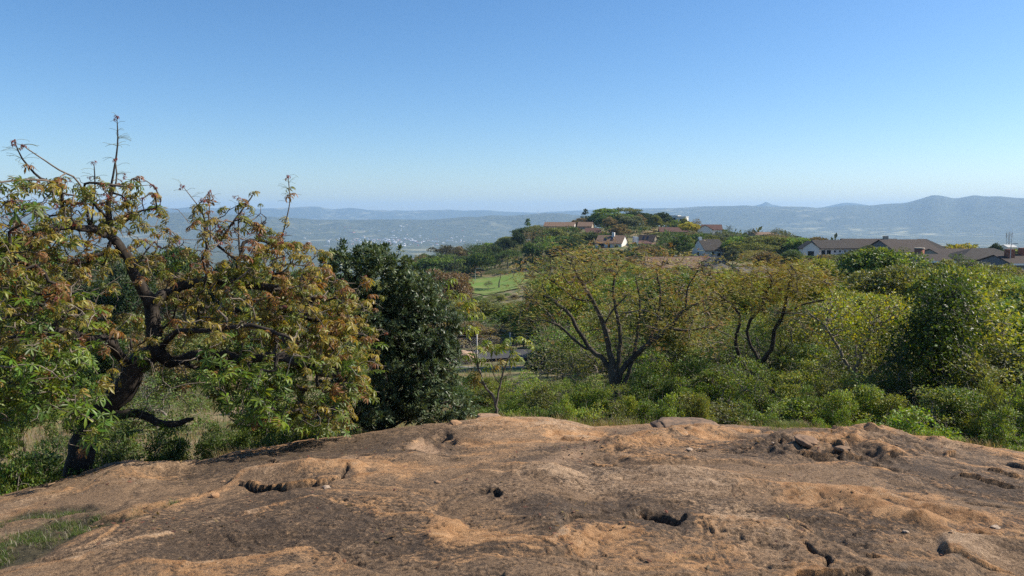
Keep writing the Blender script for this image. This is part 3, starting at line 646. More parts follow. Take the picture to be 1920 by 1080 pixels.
def proto(key, mat_leaf, mat_bark, **kw):
    n = kw.pop('n', 3); out = []
    for i in range(n):
        (wv, wf), (lv, lf) = crown_tree(kw.get('seed', 0) * 97 + i * 13 + len(PROTO) * 1009 + 7, **{k: v for k, v in kw.items() if k != 'seed'})
        out.append((mesh_np(key + '_trunk', wv, wf, mat_bark) if wv is not None else None, mesh_np(key + '_crown', lv, lf, mat_leaf, False)))
    PROTO[key] = out
# far: 20-40 px in the picture; mid: 50-120 px
proto('far_broad', LEAF_FAR, BARK_GREY, n=5, shape='broad', clumps=24, cards=150, size=.065, trunk_h=.16)
proto('far_flat', LEAF_FAR, BARK_GREY, n=2, shape='flat', clumps=20, cards=75, size=.05, trunk_h=.4, gap=.45)
proto('far_cone', LEAF_FAR, BARK_DARK, n=1, shape='cone', clumps=26, cards=80, size=.05)
proto('far_twig', LEAF_FAR, BARK_PALE, n=2, shape='broad', clumps=22, cards=38, size=.045, twig=True, gap=.4)
proto('mid_broad', LEAF, BARK_DARK, n=4, shape='broad', clumps=34, cards=300, size=.034, gap=.42)
proto('mid_flat', LEAF, BARK_GREY, n=3, shape='flat', clumps=34, cards=190, size=.022, trunk_h=.35, gap=.4)
proto('mid_twig', LEAF, BARK_PALE, n=3, shape='broad', clumps=40, cards=75, size=.022, twig=True, trunk_h=.12, gap=.4)
proto('mid_bush', LEAF, BARK_DARK, n=3, shape='bush', clumps=26, cards=280, size=.034, gap=.45, trunk_h=.08)
proto('shrub', LEAF, BARK_PALE, n=5, shape='bush', clumps=62, cards=150, size=.032, gap=.36, trunk_h=.05, twig=True, shell=.25, tw=.008)
proto('shrub_twiggy', LEAF, BARK_PALE, n=3, shape='bush', clumps=46, cards=95, size=.028, gap=.45, trunk_h=.05, twig=True, shell=.2, tw=.010)

PLACED = []   # (object, px, top_py, r) for naming
rp = np.random.default_rng(77)
NAMES = {'far_broad': 'tree', 'far_flat': 'spreading_tree', 'far_cone': 'conifer_tree', 'far_twig': 'bare_tree', 'mid_broad': 'tree', 'mid_flat': 'spreading_tree', 'mid_twig': 'bare_tree', 'mid_bush': 'bush', 'shrub': 'shrub', 'shrub_twiggy': 'twiggy_shrub'}
def plant(key, px, top_py, width_px, r, col, label=None, cat=None, group=None, squash=None, base_dz=0.0, hmax=None, name=None, variant=None):
    """stand a plant on the ground r metres away; its height reaches the given pixel row"""
    top = pt(px, top_py, r); z0 = gz1(top[0], top[1]) + base_dz; h = max(top[2] - z0, .25)
    if hmax: h = min(h, hmax)
    wd = width_px / FPX * math.hypot(r, 0) * 1.0
    V = PROTO[key]; k = int(rp.integers(len(V))) if variant is None else variant % len(V); tm, cm = V[k]
    o = empty(name or NAMES[key], (top[0], top[1], z0), float(rp.uniform(0, 6.28))); s = wd / (.86 if key[-5:] != '_cone' else .7); o.scale = (s * rp.uniform(.92, 1.08), s * rp.uniform(.92, 1.08), h * 1.0)
    if tm is not None: link('trunk', tm, o)
    c = np.minimum(np.array(col) * rp.uniform(1.2, 1.65), .4); link('crown', cm, o, tuple(c.tolist()))
    tag(o, label, cat or NAMES[key].replace('_', ' ').replace('spreading tree', 'tree').replace('bare tree', 'tree').replace('conifer tree', 'tree').replace('twiggy shrub', 'shrub'), group)
    PLACED.append((o, px, top_py, r, key, tuple(col), width_px)); return o
# ------------------------------------------------------------------ the big palmate-leaved tree on the left
def ell(rng, lst, r0, rs_):
    """points spread through ellipses given in the picture, each at a depth of its own: (px, py, rx, ry, n[, depth offset])"""
    out = []
    for e in lst:
        cx, cy, rx, ry, n = e[:5]; dr = e[5] if len(e) > 5 else 0
        for _ in range(n):
            a = rng.uniform(0, 2 * math.pi); q = math.sqrt(rng.uniform(0, 1))
            out.append((cx + rx * q * math.cos(a), cy + ry * q * math.sin(a), r0 + dr + rng.uniform(-1, 1) * rs_ * math.sqrt(max(.05, 1 - q * q))))
    return out
def hero_tree():
    rng = np.random.default_rng(11); R0 = 10.0
    base = pt(150, 905, R0 - .1); base[2] -= .12
    root = empty('palmate_leaved_tree', tuple(base)); tag(root, 'large gnarled tree with black trunk and hanging palmate leaves in red, bronze and green', 'tree')
    sk = Skel(rng, seg=.085, tip=.0042, power=.43, gnarl=.17, arch=.03, stiff=.5, pathw=.25)
    L = lambda *p: [pt(a, b, R0 + c) - base for a, b, c in p]
    sk.limb(L((140, 915, 0), (152, 870, 0), (158, 835, 0), (170, 800, 0), (205, 762, 0), (235, 725, -.05), (248, 695, -.05), (268, 672, -.05), (298, 662, 0)), .155, .115, root=True)
    sk.limb(L((288, 668, 0), (290, 640, 0), (285, 600, .1), (284, 573, .1), (262, 535, .15), (243, 495, .2), (225, 462, .2), (205, 442, .2)), .088, .042)
    sk.limb(L((225, 462, .2), (207, 440, .2), (204, 410, .1), (203, 380, .1)), .05, .032)
    sk.limb(L((205, 442, .2), (170, 430, 0), (120, 426, -.3), (60, 440, -.6), (10, 470, -.8)), .035, .02)
    sk.limb(L((284, 578, .1), (300, 555, .2), (330, 552, .5), (380, 575, .8), (430, 580, 1.0), (500, 600, 1.2)), .045, .022)
    sk.limb(L((330, 552, .5), (330, 540, .4), (390, 525, .2), (440, 532, 0), (520, 540, -.2), (600, 560, -.3)), .034, .013)
    sk.limb(L((298, 662, 0), (325, 680, -.1), (360, 668, -.3), (395, 664, -.5), (450, 672, -.7), (520, 670, -.9), (590, 690, -1.0)), .066, .02)
    sk.limb(L((300, 655, 0), (320, 630, -.3), (350, 620, -.6), (400, 620, -.9), (470, 610, -1.1), (560, 640, -1.3)), .04, .014)
    sk.limb(L((245, 702, 0), (235, 682, -.1), (218, 655, -.3), (205, 640, -.4), (160, 635, -.7), (100, 622, -.9), (40, 640, -1.1), (-40, 640, -1.2)), .056, .024)
    sk.limb(L((170, 800, 0), (150, 760, .3), (100, 740, .5), (40, 745, .6), (-30, 730, .6)), .06, .03)
    sk.limb(L((185, 790, 0), (215, 780, -.1), (255, 778, -.2), (290, 790, -.3), (325, 795, -.35), (365, 785, -.4)), .062, .035)
    sk.limb(L((100, 622, -.9), (110, 600, -.9), (140, 590, -.8), (180, 600, -.7)), .02, .008)
    sk.limb(L((440, 532, 0), (450, 480, .1), (470, 450, .2), (560, 470, .4)), .03, .015)
    sk.limb(L((400, 470, .1), (420, 440, .1), (450, 400, 0), (476, 362, 0)), .018, .008)
    shoots = []
    # long bare flowering shoots above the crown
    for p, r1 in [(L((203, 380, .1), (210, 340, .1), (217, 300, .1), (221, 260, .1), (219, 218, .1)), .006),
                  (L((170, 430, 0), (150, 345, -.1), (110, 318, -.2), (75, 295, -.3), (42, 272, -.4)), .006), (L((120, 426, -.3), (112, 352, -.4), (60, 337, -.6), (-30, 345, -.8)), .01), (L((88, 344, -.5), (65, 325, -.5), (42, 298, -.5), (27, 265, -.6)), .005),
                  (L((500, 600, 1.2), (515, 500, .5), (530, 440, .3), (543, 380, .2), (540, 330, .2)), .006),
                  (L((390, 525, .2), (385, 440, .2), (380, 400, .1), (342, 348, .1)), .005),
                  (L((390, 525, .2), (388, 440, .4), (392, 400, .4), (393, 358, .4)), .006), (L((450, 480, .1), (447, 430, .1), (448, 372, .1)), .005), (L((203, 380, .1), (218, 340, 0), (216, 298, 0)), .006), (L((170, 430, 0), (178, 350, 0), (176, 304, 0)), .005), (L((203, 410, .1), (175, 380, 0), (160, 345, 0), (240, 350, -.2)), .012), (L((205, 442, .2), (250, 400, .3), (300, 385, .3), (290, 350, .3)), .01)]:
        sk.limb(p, .015, r1, wob=.15); shoots.append(sk.P[sk.n - 1].copy())
    E = [(40, 400, 110, 60, 70, -.5), (150, 390, 110, 60, 90, 0), (240, 370, 60, 40, 40, 0), (250, 440, 70, 60, 40, .3), (60, 480, 120, 60, 90, -.5), (30, 560, 110, 70, 100, -.8), (110, 600, 90, 50, 50, -.9),
         (40, 680, 110, 60, 100, -.9), (60, 760, 90, 40, 36, -.7), (-60, 560, 120, 160, 110, -.6), (-60, 740, 100, 70, 60, -.4), (170, 560, 60, 60, 16, -.6), (165, 800, 40, 50, 16, -1.2),
         (420, 400, 80, 35, 32, 0), (440, 460, 120, 50, 100, 0), (540, 500, 90, 50, 90, 0), (480, 560, 130, 60, 130, -.1), (590, 580, 90, 70, 130, -.2), (560, 660, 110, 60, 120, -.6), (640, 690, 60, 50, 50, -.6), (600, 760, 80, 40, 44, -.6),
         (440, 630, 90, 50, 60, -.6), (490, 720, 90, 50, 44, -.8), (330, 480, 50, 50, 18, .4), (400, 560, 60, 60, 40, .2), (380, 700, 60, 40, 10, -.4), (440, 720, 60, 40, 26, -.9), (330, 600, 40, 40, 12, .2), (260, 800, 60, 20, 5, -.4), (650, 640, 50, 50, 60, -.3), (660, 720, 40, 40, 40, -.5), (690, 600, 40, 60, 16, 0), (700, 690, 36, 60, 16, -.3), (420, 690, 60, 40, 16, -.8), (470, 760, 60, 40, 18, -.8), (330, 650, 80, 50, 10, -.3), (150, 700, 90, 60, 30, -.8), (230, 620, 50, 40, 8, -.3), (650, 560, 60, 60, 30, .2), (600, 780, 70, 30, 44, -.7), (520, 780, 60, 30, 26, -.8), (360, 560, 60, 60, 30, .5), (310, 420, 40, 50, 14, .4), (300, 520, 50, 50, 22, .5), (130, 480, 90, 50, 50, .5), (90, 660, 100, 60, 50, .6), (560, 590, 130, 90, 110, .6)]
    T = ell(rng, E, R0, 1.35)
    sk.attach([pt(*t) - base for t in T]); 
    tips = np.array(sk.tips); tdir = np.array(sk.tdir)
    # bare grey twigs that carry nothing
    T2 = ell(rng, [(330, 690, 90, 60, 46, -.3), (250, 640, 60, 50, 24, -.3), (300, 600, 60, 60, 24, -.2), (420, 700, 60, 60, 40, -.5), (200, 560, 70, 60, 30, 0), (330, 740, 60, 30, 14, -.5)] + [(e[0], e[1] + 8, e[2] * 1.02, e[3] * 1.02, int(e[4] * .95)) + tuple(e[5:]) for e in E], R0, 1.3); sk.attach([pt(*t) - base for t in T2])
    (V, F), (V2, F2) = sk.tubes(.016); link('trunk', mesh_np('trunk_and_limbs', V, F, BARK_HERO), root); link('twigs', mesh_np('twigs', V2, F2, BARK_TWIG), root)['kind'] = 'stuff'
    ntip = len(tips); drop = rng.random(ntip) < .14; tips, tdir = tips[~drop], tdir[~drop]
    world = tips + base; u = world[:, 0] / (world[:, 1] * CT - world[:, 2] * ST); vv = (world[:, 1] * ST + world[:, 2] * CT) / (world[:, 1] * CT - world[:, 2] * ST)
    px = 960 + u * FPX; py = 540 - vv * FPX
    redness = np.clip(.5 + (520 - py) / 330 + rng.normal(0, .45, len(px)) + .10 * ((px > 380) & (py < 620)), 0, 3); greenness = (py > 660) * 1.0 + rng.normal(0, .45, len(px)) - .35 * ((px > 200) & (px < 620) & (py < 700)) + .25 * (px < 200) * (py > 520)
    greenness = greenness + .8 * ((py > 730) & (px < 240)) - .75 * ((px > 540) & (py < 800)) + .3 * ((px > 370) & (px < 540) & (py > 690))
    kind = np.where(greenness > .62, 2, np.where(redness + rng.normal(0, .25, len(px)) > 1.12, 0, 1))
    templ = {0: [whorl(rng, 3, .95, .40, .72, (4, 6)) for _ in range(3)], 1: [whorl(rng, rng.integers(3, 6), .62, .62, 1.0) for _ in range(4)], 2: [whorl(rng, rng.integers(3, 6), .32, .8, 1.1, (5, 7)) for _ in range(4)]}
    cols = {0: [(.22, .060, .050), (.27, .10, .055), (.18, .045, .055)], 1: [(.22, .18, .034), (.23, .125, .048), (.18, .18, .03), (.29, .24, .055), (.14, .165, .03)], 2: [(.105, .175, .024), (.165, .225, .032), (.080, .130, .022)]}
    meshes = {k: [mesh_np('leaf_whorl', v, f, LEAF_BIG, True) for v, f in vs] for k, vs in templ.items()}
    # the 300 nearest whorls are parts; the rest one leafy mass per colour
    order = np.argsort(np.linalg.norm(world, axis=1) + 3 * ((px < 5) | (py < 0))); near = set(order[:270].tolist()); rest = {}
    def tipframe(d):
        z = unit(d * .55 + np.array([0, 0, .85]) + rng.normal(0, .25, 3)); x = unit(np.cross(rng.normal(0, 1, 3), z)); y = np.cross(z, x); return np.stack([x, y, z], 1)
    def put(pos, M, s, k, ci):
        o = link('leaf_whorl', meshes[k][int(rng.integers(len(meshes[k])))], root, cols[k][ci]); mm = Matrix(M.tolist()).to_4x4(); mm.translation = Vector(pos); o.matrix_local = mm @ Matrix.Scale(s, 4)
    for i in range(len(tips)):
        k = int(kind[i]); s = {0: .058, 1: .074, 2: .092}[k] * rng.uniform(.6, 1.45); M = tipframe(tdir[i]); ci = int(rng.integers(len(cols[k])))
        if i in near: put(tips[i], M, s, k, ci)
        else:
            q = int(rng.integers(len(templ[k]))); v, f = templ[k][q]; rest.setdefault((k, ci), []).append((v @ M.T * s + tips[i], f))
    for p in shoots: put(p, tipframe(np.array([0, 0, 1.0])), .07, 0, int(rng.integers(3)))
    for p in shoots[:2] + shoots[3:5] + shoots[5:7]: put(p - np.array([.02, 0, .03]), tipframe(np.array([0, 0, 1.0])), .06, 0, 0)
    # leaves that hang on the inner twigs
    for _ in range(900):
        i = int(rng.integers(sk.n)); 
        if sk.rad[i] > .014: continue
        wp = sk.P[i] + base; pyi = 540 - FPX * (wp[1] * ST + wp[2] * CT) / (wp[1] * CT - wp[2] * ST)
        k = 2 if (pyi > 640 and rng.random() < .7) else 1; M = tipframe(rng.normal(0, 1, 3)); v, f = templ[k][int(rng.integers(len(templ[k])))]; n_ = 0
        rest.setdefault((k, int(rng.integers(len(cols[k])))), []).append((v @ M.T * .085 * rng.uniform(.7, 1.2) + sk.P[i], f))
    for (k, ci), lst in rest.items():
        V, F, off = [], [], 0
        for v, f in lst: V.append(v); F.append(f + off); off += len(v)
        o = link(['red_young_leaves', 'bronze_leaves', 'green_leaves'][k], mesh_np('leaf_mass', np.concatenate(V), np.concatenate(F), LEAF_BIG, True), root, cols[k][ci]); o['kind'] = 'stuff'
    # fine curled flower stalks on the bare shoots
    VV, FF, off = [], [], 0
    for sp, n_ in zip(shoots, [26, 18, 0, 14, 18, 10, 8, 12, 8, 8, 0, 0]):
        for _ in range(n_):
            t0 = sp - np.array([0, 0, 1]) * rng.uniform(.02, .36) * np.array([1, 1, 1.0]); j = int(np.argmin(np.linalg.norm(sk.P[:sk.n] - t0, axis=1))); t0 = sk.P[j]
            if np.linalg.norm(t0 - sp) > .5: continue
            a = rng.uniform(0, 6.28); d = np.array([math.cos(a), math.sin(a), rng.uniform(.1, .5)]); n1 = 6; P = [t0]
            for q in range(n1): d = unit(d + np.array([0, 0, -.16 if q > 1 else .05]) + rng.normal(0, .12, 3)); P.append(P[-1] + d * .026)
            P = np.array(P); w_ = .0016; U = unit(np.cross(np.gradient(P, axis=0), [0, 0, 1.0])); Wd = np.array([0, 0, 1.0])
            ring = np.stack([P + U * w_, P - U * w_ * .5 + Wd * w_, P - U * w_ * .5 - Wd * w_], 1); VV.append(ring.reshape(-1, 3)); i_ = np.arange(n1 * 3); r_, c_ = i_ // 3, i_ % 3
            FF.append(np.stack([r_ * 3 + c_, r_ * 3 + (c_ + 1) % 3, (r_ + 1) * 3 + (c_ + 1) % 3, (r_ + 1) * 3 + c_], 1) + off); off += len(P) * 3
    o = link('flower_stalks', mesh_np('flower_stalks', np.concatenate(VV), np.concatenate(FF), STALK), root); o['kind'] = 'stuff'
BARK_HERO = bark_mat('black_fissured_bark', (0.010, 0.008, 0.007), (0.070, 0.056, 0.045), 16)
STALK = flat_mat('green_stalk', (.17, .19, .10), .7)
BARK_TWIG = bark_mat('grey_twig_bark', (0.06, 0.048, 0.038), (0.27, 0.225, 0.175), 40)
hero_tree()

BARK_GREY2 = bark_mat('brown_grey_bark', (0.025, 0.02, 0.016), (0.13, 0.11, 0.085), 20)
# ------------------------------------------------------------------ general builder for the individually shaped trees
def shaped_tree(name, label, seed, base_px, r, limbs, E, depth, leafkind, cols, leaf_len, per_tip, bark, trunk_r, tip=.003, gnarl=.15, arch=.05, extra=0, spread=.05, seg=.09, cat='tree', mat=None, ragged=-.12, twig_leaf=0.0):
    rng = np.random.default_rng(seed); b = pt(base_px[0], base_px[1], r); b[2] = min(b[2], gz1(b[0], b[1]) + .05) - .05
    root = empty(name, tuple(b)); tag(root, label, cat)
    sk = Skel(rng, seg=seg, tip=tip, power=.45, gnarl=gnarl, arch=arch)
    for i, (pts, r0, r1) in enumerate(limbs):
        P = [pt(a, c, r + (d[0] if d else 0)) - b for a, c, *d in pts]
        if i == 0: P[0] = np.zeros(3)
        sk.limb(P, r0, r1, root=(i == 0))
    TT = ell(rng, E, r, depth); nzT = fbm(np.array([t[0] for t in TT]) / 38, np.array([t[1] for t in TT]) / 30 + np.array([t[2] for t in TT]), seed + 5, 3); TT = [(t[0] + rng.normal(0, 7), t[1] + rng.normal(0, 6), t[2]) for t, q in zip(TT, nzT) if q > ragged]
    sk.attach([pt(*t) - b for t in TT]); A_, B_ = sk.tubes(tip * 3.2); link('trunk', mesh_np('trunk_and_limbs', *A_, bark), root)
    if B_: link('twigs', mesh_np('twigs', *B_, BARK_TWIG), root)['kind'] = 'stuff'
    tips = np.array(sk.tips); td = np.array(sk.tdir)
    if twig_leaf > 0:
        thin = np.where(sk.rad < tip * 2.0)[0]; thin = rng.choice(thin, int(len(thin) * twig_leaf), replace=False); tips = np.concatenate([tips, sk.P[thin]]); td = np.concatenate([td, unit(rng.normal(0, 1, (len(thin), 3)) + [0, 0, .4])])
    grp = rng.integers(0, len(cols), len(tips))
    # neighbouring twigs tend to share a colour
    nz = fbm(tips[:, 0] / .8, tips[:, 2] / .8 + tips[:, 1] * .7, seed, 3); grp = np.where(rng.random(len(tips)) < .6, np.clip(((nz + .45) / .9 * len(cols)).astype(int), 0, len(cols) - 1), grp)
    for gi, col in enumerate(cols):
        m = grp == gi
        if not m.any(): continue
        T = np.repeat(tips[m], per_tip, 0); D = np.repeat(td[m], per_tip, 0); n = len(T)
        if leafkind == 'rosette':       # narrow leathery leaves in a ring at the end of each twig
            a = rng.uniform(0, 6.28, n); side = unit(rng.normal(0, 1, (n, 3))); dirs = unit(side + D * .55 + np.array([0, 0, .25])); pos = T + dirs * .008 + rng.normal(0, spread * .25, (n, 3)); TV, TF = LV2, LF
            M = rot_from(dirs, rng, unit(np.cross(dirs, np.array([0, 0, 1.0])) + rng.normal(0, .35, (n, 3))))
            M = np.stack([M[:, :, 0], M[:, :, 1], M[:, :, 2]], -1)
        elif leafkind == 'feather':     # small pinnate sprays
            TV, TF = feather(rng); dirs = unit(rng.normal(0, 1, (n, 3)) * [1, 1, .35] + D * .3 + [0, 0, -.1]); pos = T + rng.normal(0, spread, (n, 3)); M = rot_from(dirs, rng, np.tile([0.05, .1, 1.0], (n, 1)) + rng.normal(0, .35, (n, 3)))
            M = np.stack([M[:, :, 0], M[:, :, 2], -M[:, :, 1]], -1)
        elif leafkind == 'palmate':
            TV, TF = whorl(rng, 4, .5, .7, 1.0); z = unit(D * .5 + [0, 0, .9] + rng.normal(0, .2, (n, 3))); x = unit(np.cross(rng.normal(0, 1, (n, 3)), z)); M = np.stack([x, np.cross(z, x), z], -1); pos = T
        else:
            TV, TF = LV, LF; dirs = unit(rng.normal(0, 1, (n, 3)) + D * .5 - [0, 0, .25]); pos = T + rng.normal(0, spread, (n, 3)) + dirs * spread * .4; M = rot_from(dirs, rng)
        v, f = scatter(TV, TF, pos, M, leaf_len * rng.uniform(.65, 1.3, n)); o = link('foliage', mesh_np('foliage', v, f, mat or LEAF, False), root, col)
        if len(cols) > 1: o['kind'] = 'stuff'
    PLACED.append((root, base_px[0], base_px[1], r, 'hero', cols[0], 100)); return root
def feather(rng):
    V, F = [], []
    for i in range(7):
        x = .12 + i * .13
        for s in (-1, 1):
            l = .30 * math.sin(.35 + i * .40); v = np.array([[x, 0, 0], [x + .03, s * l * .5, .02], [x + .10, s * l, -.02 - .05 * l], [x + .09, s * l * .45, .02]]); F.append(np.array([[0, 1, 2], [0, 2, 3]]) + len(V) * 4); V.append(v)
    return np.concatenate(V), np.concatenate(F)

shaped_tree('glossy_tree', 'dense dark tree with glossy grey green leaves right of the red leaved tree', 21, (720, 815), 11.9,
    [([(720, 830), (712, 780), (705, 730), (700, 680)], .08, .06), ([(705, 740), (690, 650), (670, 580), (665, 520)], .05, .02), ([(705, 720), (740, 640), (760, 580), (750, 540)], .05, .02), ([(712, 760), (770, 700), (820, 640)], .035, .015), ([(712, 780), (650, 720), (640, 640)], .035, .015), ([(718, 810), (790, 770), (850, 750)], .03, .01)],
    [(668, 525, 48, 62, 110), (640, 600, 60, 60, 60, .3), (720, 540, 60, 42, 110), (770, 540, 40, 36, 70), (715, 620, 80, 70, 220), (790, 620, 75, 60, 220), (690, 710, 70, 80, 190), (770, 710, 60, 60, 180), (800, 760, 60, 35, 120), (850, 768, 35, 24, 60), (700, 780, 60, 30, 110), (840, 640, 24, 30, 40), (720, 650, 90, 90, 160, .3), (760, 720, 90, 60, 120, -.3), (690, 600, 60, 60, 90, -.3), (650, 690, 40, 60, 60, .2), (640, 770, 50, 30, 50, .2), (725, 500, 50, 26, 70), (700, 480, 36, 22, 40), (795, 560, 44, 36, 80), (825, 690, 36, 50, 80), (640, 500, 36, 34, 40, .2)], 1.0,
    'rosette', [(.066, .105, .044), (.100, .140, .062), (.044, .072, .030)], .078, 16, BARK_DARK, .08, tip=.0028, spread=.05, mat=LEAF_GLOSS, twig_leaf=.55, ragged=-.35)
shaped_tree('sapling', 'slender sapling with yellow green palmate leaves between the dark glossy tree and the round bush', 31, (945, 800), 14.0,
    [([(945, 800), (930, 762), (908, 722), (897, 690), (893, 660)], .032, .02), ([(930, 760), (938, 720), (950, 680), (968, 650)], .022, .01), ([(908, 722), (895, 715), (880, 712)], .012, .006), ([(897, 690), (880, 640), (870, 600)], .012, .006), ([(938, 722), (925, 700), (922, 670)], .01, .006)],
    [(898, 600, 28, 36, 12), (905, 655, 34, 26, 12), (940, 655, 34, 22, 12), (935, 690, 24, 20, 7), (885, 700, 24, 20, 8), (895, 560, 18, 20, 4), (975, 640, 30, 14, 5), (845, 535, 20, 12, 3), (862, 570, 20, 20, 4)], .5,
    'palmate', [(.22, .26, .03), (.15, .21, .028), (.26, .19, .035)], .13, 1, BARK_GREY, .03, tip=.0045, gnarl=.1, mat=LEAF_BIG)
shaped_tree('acacia_tree', 'wide leafless looking acacia with many forked dark limbs behind the crest of the slab', 41, (1157, 790), 20.0,
    [([(1157, 790), (1156, 745), (1152, 712), (1148, 690)], .17, .14), ([(1148, 700), (1128, 670), (1108, 655), (1085, 620), (1068, 590), (1045, 570), (1005, 545)], .075, .03), ([(1108, 660), (1080, 640), (1050, 612), (1010, 600), (965, 612)], .035, .014),
     ([(1150, 695), (1142, 655), (1132, 610), (1112, 565), (1085, 520), (1062, 482)], .085, .025, ), ([(1152, 700), (1160, 665), (1163, 630), (1156, 590), (1150, 540), (1158, 485)], .07, .022),
     ([(1155, 720), (1168, 690), (1188, 668), (1215, 645), (1255, 615), (1285, 580), (1330, 560)], .09, .025), ([(1215, 645), (1232, 600), (1238, 550), (1228, 500)], .045, .018), ([(1163, 735), (1178, 700), (1188, 668)], .07, .05), ([(1188, 668), (1196, 620), (1200, 570), (1192, 520)], .045, .018),
     ([(1132, 610), (1150, 580), (1180, 550)], .03, .015), ([(1255, 615), (1290, 620), (1330, 615), (1370, 630)], .035, .012), ([(1112, 565), (1080, 560), (1040, 530), (1000, 505)], .03, .012), ([(1285, 580), (1290, 540), (1310, 505)], .03, .012), ([(1040, 600, .5), (1000, 560, 1), (960, 520, 1)], .02, .008)],
    [(1030, 530, 65, 50, 90), (1090, 500, 80, 32, 100), (1180, 490, 90, 28, 110), (1270, 510, 70, 36, 90), (1320, 560, 50, 50, 70), (1120, 560, 110, 40, 90), (1230, 570, 100, 45, 110), (1000, 590, 55, 30, 45), (1060, 620, 50, 25, 24), (1320, 630, 50, 34, 50), (1200, 620, 70, 30, 30)], 2.6,
    'feather', [(.24, .22, .04), (.34, .29, .04), (.20, .25, .04), (.33, .20, .04)], .13, 12, BARK_GREY2, .17, tip=.0075, gnarl=.22, arch=.02, spread=.13, seg=.16, twig_leaf=.10)
shaped_tree('acacia_tree', 'acacia with sinuous black limbs and thin yellow crown right of the wide forked acacia', 43, (1412, 790), 23.0,
    [([(1412, 790), (1408, 745), (1405, 715)], .15, .12), ([(1405, 720), (1392, 680), (1378, 640), (1388, 600), (1375, 575), (1350, 555)], .075, .025), ([(1405, 715), (1425, 680), (1445, 655), (1452, 620), (1468, 590), (1476, 550), (1488, 505)], .085, .025), ([(1425, 680), (1405, 640), (1402, 610), (1430, 570), (1440, 540)], .045, .015), ([(1468, 590), (1510, 570), (1560, 560)], .03, .012)],
    [(1360, 530, 55, 32, 110), (1430, 525, 70, 32, 140), (1500, 520, 60, 26, 120), (1560, 545, 55, 34, 90), (1380, 580, 60, 30, 50), (1470, 570, 70, 26, 60), (1520, 600, 70, 30, 50)], 2.4,
    'feather', [(.30, .25, .022), (.23, .23, .024), (.34, .30, .024), (.27, .17, .025)], .15, 11, BARK_DARK, .15, tip=.0075, gnarl=.24, arch=.02, spread=.13, seg=.17, twig_leaf=.08)
shaped_tree('thorn_tree', 'low twiggy tree with small bright yellow green leaves left of the dense bright crowned tree', 45, (1610, 790), 20.5,
    [([(1610, 790), (1606, 740), (1600, 700)], .09, .07), ([(1600, 705), (1570, 650), (1545, 610), (1520, 590)], .05, .02), ([(1600, 700), (1625, 640), (1640, 600), (1680, 575)], .05, .02), ([(1606, 740), (1650, 690), (1690, 660)], .04, .015), ([(1600, 720), (1560, 700), (1520, 690)], .03, .012)],
    [(1550, 590, 60, 32, 110), (1620, 580, 80, 26, 140), (1680, 600, 60, 40, 120), (1580, 640, 90, 40, 110), (1670, 660, 60, 40, 70), (1540, 680, 60, 36, 60), (1610, 710, 70, 40, 60)], 2.2,
    'leaf', [(.29, .32, .024), (.19, .24, .026), (.30, .30, .026), (.12, .15, .028)], .075, 8, BARK_PALE, .09, tip=.006, gnarl=.28, arch=.03, spread=.13, seg=.15, twig_leaf=.12)
shaped_tree('broadleaf_tree', 'dense shaded crown half coloured dark green above the thicket left of the sunlit half', 47, (1770, 800), 18.6,  # one crown split in two; its shaded left half is coloured dark
    [([(1770, 800), (1768, 740), (1765, 690)], .12, .1), ([(1765, 700), (1750, 640), (1765, 580), (1790, 540)], .07, .02), ([(1766, 720), (1800, 650), (1810, 600)], .05, .02), ([(1766, 720), (1720, 660), (1700, 620)], .05, .02)],
    [(1795, 545, 42, 26, 110), (1765, 585, 58, 40, 200), (1725, 640, 56, 40, 150), (1770, 640, 50, 50, 160), (1700, 690, 60, 36, 90), (1770, 700, 70, 36, 120), (1810, 590, 40, 36, 90)], 1.3,
    'leaf', [(.050, .085, .016), (.035, .060, .014), (.085, .130, .018)], .085, 12, BARK_DARK, .12, tip=.006, spread=.13, seg=.15, twig_leaf=.05, mat=LEAF_BIG, ragged=-.2)
shaped_tree('broadleaf_tree', 'sunlit crown half coloured yellow green at the far right with branches showing through', 48, (1865, 800), 20.4,  # right half of that crown, sunlight put into brighter leaf colours
    [([(1865, 800), (1862, 740), (1858, 690)], .10, .08), ([(1858, 700), (1840, 640), (1825, 590)], .05, .015), ([(1860, 720), (1880, 660), (1878, 610)], .05, .015)],
    [(1835, 585, 40, 26, 60), (1862, 615, 42, 34, 90), (1885, 660, 30, 36, 60), (1840, 660, 50, 36, 80), (1870, 710, 50, 34, 60), (1815, 545, 30, 16, 26)], 1.4,
    'leaf', [(.21, .25, .028), (.14, .18, .024), (.26, .27, .04)], .095, 9, BARK_GREY2, .1, tip=.006, spread=.16, seg=.15, twig_leaf=.04, mat=LEAF_BIG)
# ------------------------------------------------------------------ houses
def roof_mat(name, c1, c2):
    M = NM(name); co = M.coord('Object'); n = M.noise(co, 1.6, 5, .7); n2 = M.noise(co, 9, 3)
    c = M.mix(M.mapr(n, .35, .65), c1, c2); c = M.mix(M.math('MULTIPLY', M.mapr(n2, .4, .7), .4), c, tuple(x * .6 for x in c1))
    wv = M.t.nodes.new('ShaderNodeTexWave'); wv.inputs['Scale'].default_value = 3.2; wv.inputs['Distortion'].default_value = .3; M.l(co, wv.inputs['Vector'])
    M.l(M.bump(wv.outputs['Fac'], .5, .04), M.b.inputs['Normal']); M.l(c, M.b.inputs['Base Color']); M.b.inputs['Roughness'].default_value = .85; return M.m
R_TAN = roof_mat('tan_tile', (.15, .095, .062), (.23, .15, .10)); R_RED = roof_mat('red_brown_tile', (.085, .042, .032), (.14, .07, .052)); R_DARK = roof_mat('dark_thatch', (.026, .022, .019), (.050, .042, .036))
